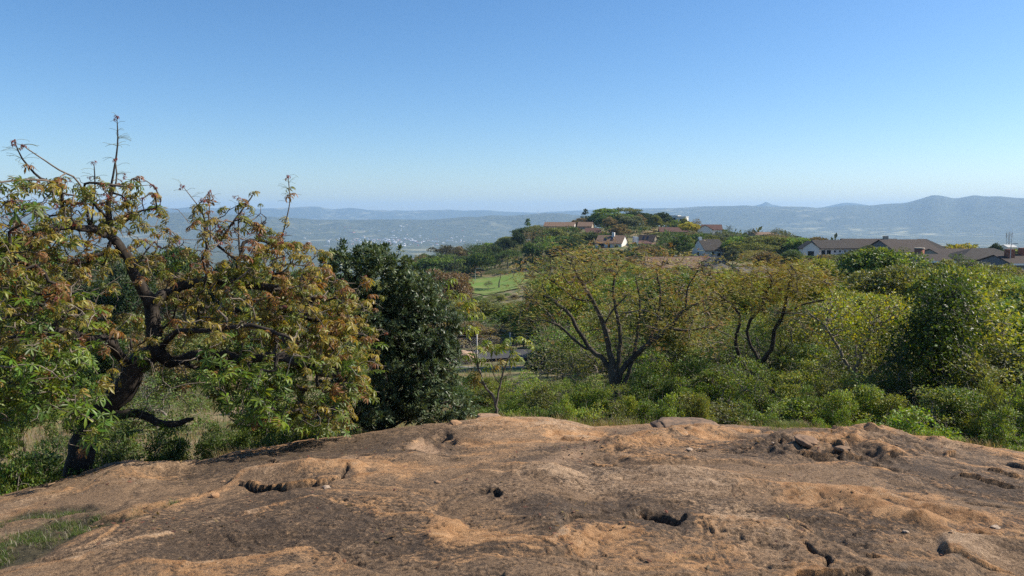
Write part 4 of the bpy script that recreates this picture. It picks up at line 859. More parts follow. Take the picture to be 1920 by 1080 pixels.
R_BROWN = roof_mat('brown_tile', (.034, .025, .020), (.060, .044, .035)); R_GREY = roof_mat('grey_sheet', (.085, .078, .07), (.14, .125, .11)); R_PALE = roof_mat('pale_sheet', (.45, .45, .42), (.6, .6, .57))
W_WHITE = flat_mat('white_plaster', (.70, .68, .63), .85, .08, .6); W_CREAM = flat_mat('cream_plaster', (.36, .31, .24), .85, .1, .6); W_GREY = flat_mat('grey_plaster', (.15, .155, .165), .85, .1, .6); W_BRICK = flat_mat('red_brick', (.26, .10, .06), .9, .25, 3)
TRIM = flat_mat('white_trim', (.75, .74, .70), .6, .04); GLASS = flat_mat('dark_glass', (.02, .025, .03), .12, .2); PANEL = flat_mat('solar_panel', (.015, .018, .03), .2, .2)
def boxes(lst):
    V, F = [], []
    for (x0, x1, y0, y1, z0, z1) in lst:
        o = len(V) * 8; V.append(np.array([[x0, y0, z0], [x1, y0, z0], [x1, y1, z0], [x0, y1, z0], [x0, y0, z1], [x1, y0, z1], [x1, y1, z1], [x0, y1, z1]]))
        F.append(np.array([[3, 2, 1, 0], [4, 5, 6, 7], [0, 1, 5, 4], [1, 2, 6, 5], [2, 3, 7, 6], [3, 0, 4, 7]]) + o)
    return np.concatenate(V), np.concatenate(F)
def box(name, x0, x1, y0, y1, z0, z1, mat, parent=None): return link(name, mesh_np(name, *boxes([(x0, x1, y0, y1, z0, z1)]), mat, False), parent)
HOUSES = []
def house(label, px, eave_py, width_px, r, depth=8, wall_h=3.0, rise_px=10, rz=0, wall=W_WHITE, roof=R_BROWN, kind='gable', windows=(), gable_windows=(), chimneys=(), panels=0, fascia=False, name='house', flat_top=False, eaves=.5, keep=None):
    c = pt(px, eave_py, r); zt = c[2]; m = r / FPX; W = width_px * m; rise = rise_px * m
    g = gz1(c[0], c[1]); zb = min(zt - wall_h, g - .3); o = empty(name, (c[0], c[1], zb), math.radians(rz)); h = zt - zb
    tag(o, label, 'house' if name == 'house' else name.replace('_', ' ')); x, y = W / 2, depth / 2
    # walls with real gable ends
    if kind == 'gable' and not flat_top:
        V = np.array([[-x, -y, 0], [x, -y, 0], [x, y, 0], [-x, y, 0], [-x, -y, h], [x, -y, h], [x, y, h], [-x, y, h], [-x, 0, h + rise], [x, 0, h + rise]])
        fs = [[0, 1, 5, 4], [2, 3, 7, 6]]; me = bpy.data.meshes.new('walls'); me.from_pydata(V.tolist(), [], fs + [[1, 2, 6, 9, 5], [3, 0, 4, 8, 7]]); me.materials.append(wall); link('walls', me, o)
    else: box('walls', -x, x, -y, y, 0, h, wall, o)
    e = eaves; t = .16; me = bpy.data.meshes.new('roof')
    if flat_top:
        V, F = boxes([(-x - .2, x + .2, -y - .2, y + .2, h + .003, h + .35)]); link('roof', mesh_np('roof', V, F, roof, False), o)
    else:
        sl = rise / y; drop = e * sl
        if kind == 'gable': top = [[-x - e * .5, -y - e, h - drop], [x + e * .5, -y - e, h - drop], [x + e * .5, y + e, h - drop], [-x - e * .5, y + e, h - drop], [-x - e * .5, 0, h + rise], [x + e * .5, 0, h + rise]]; F = [[0, 1, 5, 4], [2, 3, 4, 5]]
        else: top = [[-x - e, -y - e, h - drop], [x + e, -y - e, h - drop], [x + e, y + e, h - drop], [-x - e, y + e, h - drop], [-x + y * .8, 0, h + rise], [x - y * .8, 0, h + rise]]; F = [[0, 1, 5, 4], [2, 3, 4, 5], [1, 2, 5], [3, 0, 4]]
        top = np.array(top) + [0, 0, t + .02]; V = np.concatenate([top, top - [0, 0, t]]); G = [f for f in F] + [[q + 6 for q in f[::-1]] for f in F]
        rim = [0, 1, 5, 2, 3, 4] if kind == 'gable' else [0, 1, 2, 3]
        for a, b in zip(rim, rim[1:] + rim[:1]): G.append([b, a, a + 6, b + 6])
        me.from_pydata(V.tolist(), [], G); me.materials.append(roof); ro = link('roof', me, o)
        for (u, tt, w_, hh) in chimneys:
            z = h + rise * (1 - abs(tt)); ch = box('chimney', u * x - w_ / 2, u * x + w_ / 2, tt * y - w_ / 2, tt * y + w_ / 2, z - .8, z + hh, wall if wall is not W_GREY else W_BRICK, ro)
        for k in range(panels):
            u = -.45 + .5 * k; a = np.array([u * x, -y * .75, h + rise * .25 + t + .1]); b_ = np.array([u * x + .22 * x, -y * .25, h + rise * .75 + t + .1])
            V = np.array([[a[0], a[1], a[2]], [b_[0], a[1], a[2]], [b_[0], b_[1], b_[2]], [a[0], b_[1], b_[2]]]); V = np.concatenate([V, V - [0, 0, .08]])
            link('roof_panel', mesh_np('roof_panel', V, np.array([[0, 1, 2, 3], [4, 7, 6, 5], [0, 4, 5, 1], [1, 5, 6, 2], [2, 6, 7, 3], [3, 7, 4, 0]]), PANEL, False), o)
        if fascia: box('fascia', -x - e, x + e, -y - e - .06, -y - e - .004, h - drop - .18, h - drop + .14, TRIM, o)
    def win(nm, cx, cz, w_, h_, side):
        f = .09; zc = h - cz
        if side == 0: fr = box(nm, cx - w_ / 2 - f, cx + w_ / 2 + f, -y - .06, -y + .02, zc - h_ / 2 - f, zc + h_ / 2 + f, TRIM, o); box('pane', cx - w_ / 2, cx + w_ / 2, -y - .075, -y - .062, zc - h_ / 2, zc + h_ / 2, GLASS, fr)
        elif side == 1: fr = box(nm, x - .02, x + .06, cx - w_ / 2 - f, cx + w_ / 2 + f, zc - h_ / 2 - f, zc + h_ / 2 + f, TRIM, o); box('pane', x + .062, x + .075, cx - w_ / 2, cx + w_ / 2, zc - h_ / 2, zc + h_ / 2, GLASS, fr)
        else: fr = box(nm, -x - .06, -x + .02, cx - w_ / 2 - f, cx + w_ / 2 + f, zc - h_ / 2 - f, zc + h_ / 2 + f, TRIM, o); box('pane', -x - .075, -x - .062, cx - w_ / 2, cx + w_ / 2, zc - h_ / 2, zc + h_ / 2, GLASS, fr)
    for (u, cz, w_, h_) in windows: win('door' if h_ > 1.9 else 'window', u * x, cz, w_, h_, 0)
    for (u, cz, w_, h_, sd_) in gable_windows: win('window', u * y, cz, w_, h_, sd_)
    kb = (keep if keep is not None else 4) - 2 - (4 if px > 1650 else 0)
    HOUSES.append((px - width_px * .6, px + width_px * .6, eave_py - rise_px, eave_py + kb, r)); return o
house('long tan roofed house highest on the left shoulder of the wooded hill', 1050, 424, 56, 385, 9, 3, 7, -12, W_WHITE, R_TAN, windows=[(-.3, 1.5, 1.4, 1.1), (.3, 1.5, 1.4, 1.1)], gable_windows=[(0, 1.5, 1.2, 1.1, 2)], keep=0)
house('small tan roofed house wall showing just right of the long tan roofed one', 1098, 424, 26, 375, 7, 3.4, 7, -14, W_CREAM, R_TAN, windows=[(.4, 1.5, 1.2, 1.0)], keep=4)
house('red brown roof tucked under the small tan roofed house', 1112, 436, 28, 350, 7, 3, 8, -8, W_CREAM, R_RED, keep=1)
house('white house with tan roof, white chimney and bright sunlit gable on the hillside', 1147, 455, 50, 300, 9, 3.6, 13, -24, W_WHITE, R_TAN, windows=[(-.55, 1.3, 2.4, 2.0), (.05, 1.5, 1.0, 2.1), (.6, 1.4, 1.4, 1.3)], gable_windows=[(-.2, 1.6, 1.0, 1.0, 1)], chimneys=[(.15, -.1, 1.0, 1.6)], panels=2, keep=14)
house('brown roofed house with dark solar panels right of the white chimney house', 1214, 453, 30, 312, 7, 3.2, 12, -26, W_CREAM, R_BROWN, windows=[(.2, 1.5, 1.2, 1.0)], gable_windows=[(0, 1.6, .9, .9, 1)], panels=2, keep=4)
house('low red brown wing in front of the solar panel house', 1205, 456, 30, 300, 5, 2.6, 4, -10, W_CREAM, R_RED, kind='hip', keep=2)
house('white flat roofed villa at the very top of the wooded hill', 1263, 405, 20, 425, 8, 6, 0, -25, W_WHITE, R_PALE, flat_top=True, windows=[(-.4, 1.6, 1.6, 1.4), (.4, 1.6, 1.6, 1.4)], keep=6)
house('lower white flat roofed block beside the villa on top of the hill', 1280, 407, 16, 420, 7, 5, 0, -25, W_WHITE, R_PALE, flat_top=True, windows=[(0, 1.6, 1.6, 1.4)], keep=6)
house('long red brown roof left of the yellow tree on the hill', 1262, 434, 50, 350, 8, 2.6, 7, -6, W_CREAM, R_RED, windows=[(-.5, 1.4, 1.6, 1.0), (.2, 1.4, 1.6, 1.0)], keep=2)
house('red brown roofed white house right of the yellow tree on the hill', 1334, 430, 34, 345, 8, 3.2, 8, -10, W_WHITE, R_RED, windows=[(-.5, 1.4, 1.2, 1.1), (.45, 1.4, 1.2, 1.1)], keep=7)
house('small white front gable joined to the red brown roofed house', 1321, 430, 16, 340, 6, 3, 7, 90 - 8, W_WHITE, R_RED, keep=5)
house('tall white gabled house with steep dark thatch roof and chimney', 1328, 467, 40, 250, 8, 3.6, 17, 16, W_WHITE, R_DARK, windows=[(-.2, 1.6, .9, 1.9), (.4, 1.6, 1.1, 1.1), (.8, 1.6, .9, 1.1)], gable_windows=[(0, 1.5, 1.0, 1.2, 2)], chimneys=[(-.88, 0, .9, .9)], keep=14)
house('broad brown and orange tiled roof low in front of the thatch gable', 1262, 499, 100, 195, 10, 3, 16, -4, W_CREAM, R_TAN, windows=[(-.6, 1.4, 1.4, 1.1), (.5, 1.4, 1.4, 1.1)], chimneys=[(.1, .1, .9, .7)], keep=1)
house('second brown tiled roof left of the blue grey gable', 1306, 493, 44, 200, 8, 3, 11, 8, W_CREAM, R_RED, keep=1)
house('blue grey gable with one small white framed window', 1341, 496, 13 * 3, 192, 8, 4, 0.1, 0, W_GREY, R_GREY, flat_top=True, keep=2) if False else house('blue grey gable with one small white framed window', 1343, 495, 66, 190, 5.2, 3, 13, 84, W_GREY, R_GREY, gable_windows=[(.0, -.7, .7, .9, 2)], keep=2)
house('wide grey brown hipped roof just below the blue grey gable', 1352, 507, 46, 175, 7, 3, 12, -4, W_GREY, R_GREY, kind='hip', windows=[(.1, 1.1, 1.3, 1.1)], keep=7)
house('flat grey roofs right of the hipped grey brown roof', 1408, 512, 62, 172, 9, 3, 10, 14, W_GREY, R_GREY, windows=[(-.3, 1.1, 1.3, 1.1)], fascia=True, keep=3)
house('long white house with brown roof and a row of small windows', 1560, 464, 74, 232, 8, 4.2, 12, 8, W_WHITE, R_DARK, windows=[(-.82, 1.3, 1.2, 1.5), (-.55, 1.3, 1.2, 1.5), (-.25, .9, .5, .6), (0, .9, .5, .6), (.25, .9, .5, .6), (.5, .9, .5, .6), (.1, 2.0, 2.6, .8), (.8, 1.2, .6, .7)], keep=12)
house('white end gable of the long white house', 1517, 464, 40, 226, 4.2, 4.2, 10, 78, W_WHITE, R_DARK, gable_windows=[(0, 1.6, 1.6, 1.5, 2)], keep=12)
house('dark brown ridged roof behind the long white house', 1628, 463, 90, 250, 11, 3, 13, -3, W_CREAM, R_BROWN, chimneys=[(.62, 0, 1.2, 1.0)], keep=2)
house('largest dark brown hipped roof on the right plateau', 1690, 468, 84, 226, 11, 3.4, 16, 14, W_GREY, R_BROWN, kind='gable', windows=[(.5, 1.2, 2, 1.2)], keep=1, eaves=1.0)
house('dark hipped roof end right of the largest brown roof', 1728, 465, 56, 240, 9, 3.4, 14, -6, W_GREY, R_DARK, kind='hip', keep=2, eaves=1.0)
house('light grey wall with white fascia and brown roof under the brick water tank', 1742, 487, 44, 165, 7, 5, 8, -5, W_GREY, R_BROWN, windows=[(.3, 1.6, 1.2, 1.1)], fascia=True, keep=10)
house('long low purple brown roof right of the grey walled house', 1782, 478, 70, 195, 9, 3, 9, 4, W_CREAM, R_BROWN, keep=0)
house('overlapping dark brown roof with wide eaves below the yellow domed tree', 1842, 482, 86, 190, 9, 3, 13, -8, W_CREAM, R_DARK, kind='hip', keep=1, eaves=1.0)
house('brown roof with white fascia and brick chimney at the right edge', 1898, 491, 60, 168, 8, 3.5, 10, 5, W_GREY, R_BROWN, chimneys=[(-.45, -.3, 1.2, 1.6), (.55, .0, 1.1, 1.4)], fascia=True, windows=[(-.2, 1.6, 1.6, 1.1)], keep=4)
house('tiny white sheet roof behind the light pole at the far right', 1890, 463, 14, 420, 6, 3, 3, 0, W_WHITE, R_PALE, keep=1)
house('pale roof low among trees behind the two palms', 1432, 440, 40, 330, 8, 3, 4, 3, W_CREAM, R_TAN, keep=-1)
# brick tank
def cyl(r0, r1, z0, z1, k=20, cap=True):
    a = np.arange(k) * 2 * math.pi / k; V = np.concatenate([np.stack([np.cos(a) * r0, np.sin(a) * r0, a * 0 + z0], 1), np.stack([np.cos(a) * r1, np.sin(a) * r1, a * 0 + z1], 1), [[0, 0, z1]]])
    i = np.arange(k); j = (i + 1) % k; F = np.concatenate([np.stack([i, j, j + k], 1), np.stack([i, j + k, i + k], 1), np.stack([i + k, j + k, np.full(k, 2 * k)], 1)]); return V, F
c = pt(1723, 484, 182); t_ = empty('water_tank', tuple(c)); tag(t_, 'round red brick water tank standing above the grey wall', 'water tank'); link('tank_wall', mesh_np('tank_wall', *cyl(.95, .95, -2.5, 2.0, 24), W_BRICK, True), t_); link('tank_lid', mesh_np('tank_lid', *cyl(1.05, 1.0, 2.01, 2.22, 24), W_CREAM, False), t_)
HOUSES.append((1710, 1736, 465, 486, 182))
METAL = flat_mat('galvanised_steel', (.38, .39, .40), .45, .1, 8, .6); LAMPG = flat_mat('lamp_glass', (.7, .7, .68), .3, .05); CONC = flat_mat('concrete', (.36, .34, .31), .9, .15, 4)
def tube_path(P, rad, k=8):
    P = np.array(P, float); T = unit(np.gradient(P, axis=0)); U = unit(np.cross(T, [.3, .2, .93])); W_ = np.cross(T, U); a = np.arange(k) * 2 * math.pi / k; R = np.broadcast_to(np.asarray(rad, float), (len(P),))
    V = (P[:, None] + R[:, None, None] * (np.cos(a)[None, :, None] * U[:, None] + np.sin(a)[None, :, None] * W_[:, None])).reshape(-1, 3); i = np.arange((len(P) - 1) * k); r_, c_ = i // k, i % k
    return V, np.stack([r_ * k + c_, r_ * k + (c_ + 1) % k, (r_ + 1) * k + (c_ + 1) % k, (r_ + 1) * k + c_], 1)
def lamp(label, px, top_py, r, arm=1.1, name='street_lamp', thick=.09):
    t = pt(px, top_py, r); z0 = gz1(t[0], t[1]); o = empty(name, (t[0], t[1], z0)); h = t[2] - z0; tag(o, label, name.replace('_', ' '))
    link('pole', mesh_np('pole', *tube_path([(0, 0, 0), (0, 0, h * .5), (0, 0, h - .3), (arm * .25, 0, h - .05), (arm, 0, h)], [thick, thick * .8, thick * .6, thick * .5, thick * .45]), METAL), o)
    hd = box('lamp_head', arm - .1, arm + .55, -.14, .14, h - .06, h + .09, METAL, o); box('lamp_glass', arm, arm + .5, -.1, .1, h - .085, h - .062, LAMPG, hd); return o
lamp('thin grey street lamp standing on the lawn against dark trees', 891, 503, 245, 1.4, thick=.13)
lamp('tall light pole with white lamp above the chimneys at the far right', 1896, 457, 165, .6, 'light_pole', .11)
def mast():
    t = pt(1893, 434, 620); z0 = gz1(t[0], t[1]); h = t[2] - z0; o = empty('lattice_mast', (t[0], t[1], z0)); tag(o, 'grey lattice antenna mast far behind the light pole', 'mast'); w_ = 1.3
    V, F, off = [], [], 0
    for sx, sy in ((-1, -1), (1, -1), (1, 1), (-1, 1)):
        v, f = tube_path([(sx * w_, sy * w_, 0), (sx * w_ * .8, sy * w_ * .8, h)], .16, 5); V.append(v); F.append(f + off); off += len(v)
    n = int(h / 2.4)
    for k in range(n):
        z = k * 2.4; s = 1 if k % 2 else -1
        for y_ in (-1, 1):
            v, f = tube_path([(-w_ * s * .9, y_ * w_ * .9, z), (w_ * s * .9, y_ * w_ * .9, z + 2.4)], .09, 4); V.append(v); F.append(f + off); off += len(v)
    link('mast_frame', mesh_np('mast_frame', np.concatenate(V), np.concatenate(F), METAL), o)
    for k in range(3): a = k * 2.1; box('antenna_panel', math.cos(a) * 1.9 - .3, math.cos(a) * 1.9 + .3, math.sin(a) * 1.9 - .3, math.sin(a) * 1.9 + .3, h - 4, h - 1, TRIM, o)
mast()
# ------------------------------------------------------------------ lawn, road, path, fence
def strip(name, pts, width, dz, mat, n=60):
    """a sheet that follows the ground; pts are (pixel column, range)"""
    P = np.array([[math.tan(px2az(a)) and r * math.sin(px2az(a)), r * math.cos(px2az(a))] for a, r in pts]); s = np.linspace(0, len(P) - 1, n); Q = np.stack([np.interp(s, np.arange(len(P)), P[:, k]) for k in (0, 1)], 1)
    T = unit(np.gradient(Q, axis=0)); N = np.stack([-T[:, 1], T[:, 0]], 1); m = 9; off = np.linspace(-.5, .5, m) * width; G = Q[:, None] + N[:, None] * off[None, :, None]
    Z = gz(G[..., 0].ravel(), G[..., 1].ravel()).reshape(n, m) + dz; V = np.concatenate([G, Z[..., None]], -1).reshape(-1, 3); i = np.arange((n - 1) * (m - 1)); a = i // (m - 1) * m + i % (m - 1)
    o = link(name, mesh_np(name, V, np.stack([a, a + 1, a + m + 1, a + m], 1), mat)); tag(o, kind='structure'); return o
ASPH = flat_mat('asphalt', (.062, .060, .060), .9, .2, 1.2)
LAWN = NM('mown_lawn'); _n = LAWN.noise(LAWN.coord('Object'), 1.5, 6, .7); _n2 = LAWN.noise(LAWN.coord('Object'), .12, 3); LAWN.l(LAWN.mix(LAWN.mapr(_n2, .4, .62), LAWN.mix(LAWN.mapr(_n, .35, .65), (.085, .15, .02), (.13, .22, .03)), (.16, .19, .045)), LAWN.b.inputs['Base Color']); LAWN.b.inputs['Roughness'].default_value = .9
strip('lawn', [(845, 222), (880, 224), (940, 226), (990, 224)], 52, .25, LAWN.m, 90)
strip('road', [(620, 74), (760, 68), (870, 62), (960, 59.5), (1060, 58), (1250, 58), (1500, 60)], 8.5, .22, ASPH, 120)
strip('path', [(892, 96), (900, 112), (897, 134), (885, 150), (905, 165)], 2.2, .2, CONC, 40)
def fence():
    A = np.array([pt(560, 700, 60.)[:2], pt(870, 700, 53.)[:2], pt(960, 700, 50.)[:2], pt(1120, 700, 48.)[:2]]); seg = [np.linalg.norm(b - a) for a, b in zip(A, A[1:])]; L = sum(seg); cum = np.concatenate([[0], np.cumsum(seg)])
    at = lambda s: np.array([np.interp(s, cum, A[:, 0]), np.interp(s, cum, A[:, 1])]); o0 = at(0); f = empty('chain_link_fence', (o0[0], o0[1], gz1(*o0))); zr = f.location.z
    tag(f, 'wire mesh fence with grey concrete posts beside the road', 'fence'); n = int(L / 2.9); H = 2.3
    def P3(s, h): q = at(s); return np.array([q[0] - o0[0], q[1] - o0[1], gz1(*q) - zr + h])
    pm = mesh_np('post', *cyl(.065, .055, -.2, H, 8), CONC)
    for k in range(n + 1): link('post', pm, f, None, tuple(P3(k * L / n, 0)))
    V, F, off = [], [], 0; st = .16; N = int(L / st); hz = 1.9
    S = [P3(i * st, 0) for i in range(N + 1)]; K = int(hz / st)
    for i in range(0, N - K):
        for d in (0, 1):
            a = S[i] + [0, 0, .12 + (hz if d else 0)]; b = S[i + K] + [0, 0, .12 + (0 if d else hz)]; v, q = tube_path([a, b], .0035, 3); V.append(v); F.append(q + off); off += len(v)
    for h in (.12, 1.05, 2.02, 2.2):
        v, q = tube_path([S[i] + [0, 0, h] for i in range(0, N, 6)], .006, 3); V.append(v); F.append(q + off); off += len(v)
    w_ = link('wire_mesh', mesh_np('wire_mesh', np.concatenate(V), np.concatenate(F), METAL), f); w_['kind'] = 'stuff'
    # kerb in front of the fence
    B = np.array([[(P3(s, 0) + [0, -.9, h])for h in (-.1, .16)] for s in np.linspace(0, L, 60)]); B2 = B + [0, -.22, 0]
    V = np.concatenate([B[:, 0], B[:, 1], B2[:, 1], B2[:, 0]]) + np.array([o0[0], o0[1], zr]); i = np.arange(59); q = 60
    F = np.concatenate([np.stack([i, i + 1, i + 1 + q, i + q], 1), np.stack([i + q, i + 1 + q, i + 1 + 2 * q, i + 2 * q], 1), np.stack([i + 2 * q, i + 1 + 2 * q, i + 1 + 3 * q, i + 3 * q], 1)])
    tag(link('kerb', mesh_np('kerb', V, F, CONC, False)), kind='structure')
fence()
p_ = pt(870, 676, 55.); b_ = link('boulder', stone_mesh('boulder', 501, .9, .7, .6, .25), None, (.45, .32, .22), (p_[0], p_[1], gz1(p_[0], p_[1]) + .35)); tag(b_, 'pale round boulder on the road verge behind the wire fence', 'boulder')
p_ = pt(897, 571, 150.); box_o = empty('concrete_box', (p_[0], p_[1], gz1(p_[0], p_[1])), .3); tag(box_o, 'small white concrete box beside the path below the lawn', 'utility box'); box('body', -1.2, 1.2, -.8, .8, -.1, 1.2, W_WHITE, box_o); box('lid', -1.3, 1.3, -.9, .9, 1.203, 1.33, CONC, box_o)
# ------------------------------------------------------------------ palms on the skyline
def palm(px, top_py, r, label, s=1.0):
    rng = np.random.default_rng(int(px)); t = pt(px, top_py, r); z0 = gz1(t[0], t[1]); h = t[2] - z0; o = empty('palm_tree', (t[0], t[1], z0)); tag(o, label, 'palm')
    link('trunk', mesh_np('trunk', *tube_path([(0, 0, -.2), (.1, 0, h * .5), (0, 0, h - .8)], [.22, .17, .15], 7), BARK_GREY), o); V, F, off = [], [], 0
    for i in range(17):
        a = i * 2.4; el = rng.uniform(-.1, 1.1); P = [np.array([0, 0, h - .8])]; d = np.array([math.cos(a) * math.cos(el), math.sin(a) * math.cos(el), math.sin(el)])
        for k in range(8): P.append(P[-1] + d * .36 * s); d = unit(d + [0, 0, -.17])
        P = np.array(P); side = unit(np.cross(np.gradient(P, axis=0), [0, 0, 1.0]))
        for k in range(1, 8):
            for sg in (-1, 1):
                w_ = .75 * math.sin(.5 + k * .35) * s; q = P[k] + side[k] * sg * w_ + (P[k] - P[k - 1]) * .8 - [0, 0, .28 * w_]; e = (P[k] - P[k - 1]) * .22; V.append(np.array([P[k] - e, q, P[k] + e])); F.append(np.array([[0, 1, 2]]) + off); off += 3
    link('fronds', mesh_np('fronds', np.concatenate(V), np.concatenate(F), LEAF_FAR, False), o, (.035, .05, .025)); PLACED.append((o, px, top_py, r, 'hero', (0, 0, 0), 10))
palm(1404, 431, 330, 'left hand dark palm of the pair standing on the ridge skyline'); palm(1415, 434, 327, 'right hand dark palm of the pair standing on the ridge skyline', 1.1); palm(1367, 425, 345, 'feathery palm among the trees left of the skyline palm pair', 1.1)
# ------------------------------------------------------------------ the town in the valley
rt = random.Random(9)
TW = [flat_mat('town_white', (.66, .65, .63), .6, .05, .1), flat_mat('town_tan', (.52, .42, .34), .7, .1, .1), flat_mat('town_red', (.36, .17, .12), .7, .1, .1), flat_mat('town_grey', (.5, .52, .55), .6, .1, .1)]
tm = {}
def town_mesh(k, gable):
    if (k, gable) not in tm:
        V, F = boxes([(-.5, .5, -.5, .5, -1, 1)])
        if gable: V = np.concatenate([V, [[-.5, 0, 1.55], [.5, 0, 1.55]]]); F = np.concatenate([F, [[4, 5, 9, 8], [6, 7, 8, 9], [7, 4, 8, 8], [5, 6, 9, 9]]]) if False else F; me = bpy.data.meshes.new('town_building'); me.from_pydata(V.tolist(), [], F[[0, 2, 3, 4, 5]].tolist() + [[4, 5, 9, 8], [6, 7, 8, 9], [7, 4, 8], [5, 6, 9]]); me.materials.append(TW[k]); tm[(k, gable)] = me
        else: tm[(k, gable)] = mesh_np('town_building', V, F, TW[k], False)
    return tm[(k, gable)]
def town_b(px, py, wpx, hpx, k, label, rzz=None):
    r = 165.0 / max(slope(px, py), .008)
    for _ in range(4): r = -gz1(*(pt(px, py, r)[:2])) / slope(px, py)
    p = pt(px, py, r); z = gz1(p[0], p[1]); m = r / FPX; o = link('town_building', town_mesh(k, rt.random() < .5)); o.location = (p[0], p[1], z); o.scale = (wpx * m, max(8., wpx * m * rt.uniform(.4, .9)), max(hpx * m * .8, 3.2)); o.rotation_euler = (0, 0, rt.uniform(-.35, .35) if rzz is None else rzz)
    tag(o, label, 'building', 'buildings of the town in the valley')
COLN = {0: 'white roofed', 1: 'tan roofed', 2: 'red roofed', 3: 'grey roofed'}
_zone = lambda px, py: ('nearest the dark glossy tree' if px < 700 else 'in the middle of the town' if px < 770 else 'on the right side of the town' if px < 840 else 'near the pale fields')
for (px, py, wd, hh, k) in [(683, 455, 16, 1.4, 0), (701, 449, 14, 1.0, 0), (707, 460, 17, 1.5, 0), (697, 454, 8, 1.2, 0), (728, 456.5, 10, 1.2, 0), (740, 455, 7, 1.6, 0), (738, 446, 12, 1.0, 0), (761, 447, 9, 1.6, 0), (775, 452, 13, 1, 0), (786, 456, 10, 1, 0), (752, 461, 16, 1.2, 0), (735, 466, 10, 1.2, 0), (765, 486, 8, 3.2, 0), (772, 488, 12, 2.6, 1), (759, 489, 6, 2, 0), (770, 491, 18, 2.5, 3),
                           (864, 452, 2, 2.2, 0), (893, 452, 3, 2.6, 0), (705, 468, 6, 1.6, 0), (722, 462, 8, 1.0, 0), (815, 453, 16, .8, 0), (840, 452, 10, .8, 3), (680, 446, 8, 1, 0), (660, 444, 10, 1, 2), (668, 448, 6, 1, 1), (620, 470, 8, 2, 0), (612, 462, 10, 1.4, 0)]:
    town_b(px, py, wd, hh, k, f'large {COLN[k]} shed {_zone(px, py)}')
for i in range(230):
    px = rt.gauss(735, 60); py = 452 + rt.gauss(0, 6)
    if rt.random() < .3: px = rt.uniform(560, 930); py = rt.uniform(440, 458)
    if not 540 < px < 930 or py < 436 or py > 472: continue
    k = rt.choice([0, 0, 1, 1, 2, 3]); town_b(px, py, rt.uniform(1.5, 4.5), rt.uniform(.5, 1.2), k, f'tiny {COLN[k]} building {_zone(px, py)}' + (', upper rows' if py < 450 else ', lower rows'))
for i in range(22):
    px = rt.choice([rt.uniform(1020, 1500), rt.uniform(330, 480)]); py = rt.uniform(418, 440); town_b(px, py, rt.uniform(2, 4.5), .6, rt.choice([0, 1]), 'tiny pale building on the far side of the hazy valley')
# thin smoke
p_ = pt(1008, 402, 6900.); V_, F_ = tube_path([(0, 0, -12), (1, 0, 4), (4, 0, 12), (3, 0, 20), (9, 0, 30), (14, 0, 42)], [1.5, 4, 3.6, 6, 8, 3], 9)
M_ = NM('white_smoke'); M_.b.inputs['Base Color'].default_value = (.9, .9, .9, 1); M_.b.inputs['Roughness'].default_value = 1; _f = M_.noise(M_.coord('Object'), .15, 5, .7); M_.l(M_.mapr(_f, .35, .7, .0, .75), M_.b.inputs['Alpha'])
tag(link('smoke', mesh_np('smoke', V_, F_, M_.m), None, None, tuple(p_)), 'thin white smoke rising from the far hills', 'smoke', kind='stuff')
# ------------------------------------------------------------------ trees of the hill, the plateau and the slopes
DK, GN, BR, OL, YL, BN, GG, YG = (.030, .050, .018), (.055, .092, .022), (.095, .150, .026), (.110, .125, .035), (.240, .220, .022), (.130, .105, .050), (.075, .090, .055), (.140, .165, .024)
SKYL = [(-400, 430), (0, 436), (300, 452), (335, 470), (620, 505), (760, 500), (782, 486), (800, 470), (850, 459), (900, 457), (950, 443), (985, 420), (1050, 424), (1085, 408), (1150, 398), (1250, 402), (1290, 418), (1350, 428), (1400, 441), (1450, 436), (1500, 443), (1560, 452), (1600, 458), (1750, 468), (1800, 462), (1920, 466), (2400, 460)]
MIDL = [(-400, 440), (0, 450), (300, 465), (500, 510), (700, 520), (790, 505), (850, 540), (872, 566), (985, 568), (1020, 515), (1150, 503), (1200, 500), (1300, 512), (1440, 516), (1500, 492), (1560, 486), (1700, 502), (1760, 508), (1860, 500), (1920, 508), (2400, 500)]
_sx, _sy = zip(*SKYL); _mx, _my = zip(*MIDL)
def clear(px, top, wpx, r, force=False):
    top = max(top, np.interp(px, _sx, _sy))
    if r < 170: top = max(top, np.interp(px, _mx, _my))
    for (x0, x1, y0, y1, hr) in HOUSES:
        if r < hr + 4 and px + wpx * .45 > x0 and px - wpx * .45 < x1 and top < y1: top = y1
        if abs(r - hr) < 9 and x0 - 4 < px < x1 + 4: return None
    if 60 - 6 < r < 66 and 600 < px < 1120: return None
    if 190 < r < 258 and 862 < px + wpx * .4 and px - wpx * .4 < 985: return None          # the lawn stays open
    if r < 250 and 868 < px + wpx * .4 and px - wpx * .4 < 975: top = max(top, 562 if r < 140 else 549)
    if r < 66 and 860 < px + wpx * .4 and px - wpx * .4 < 1000: top = max(top, 704)
    return top
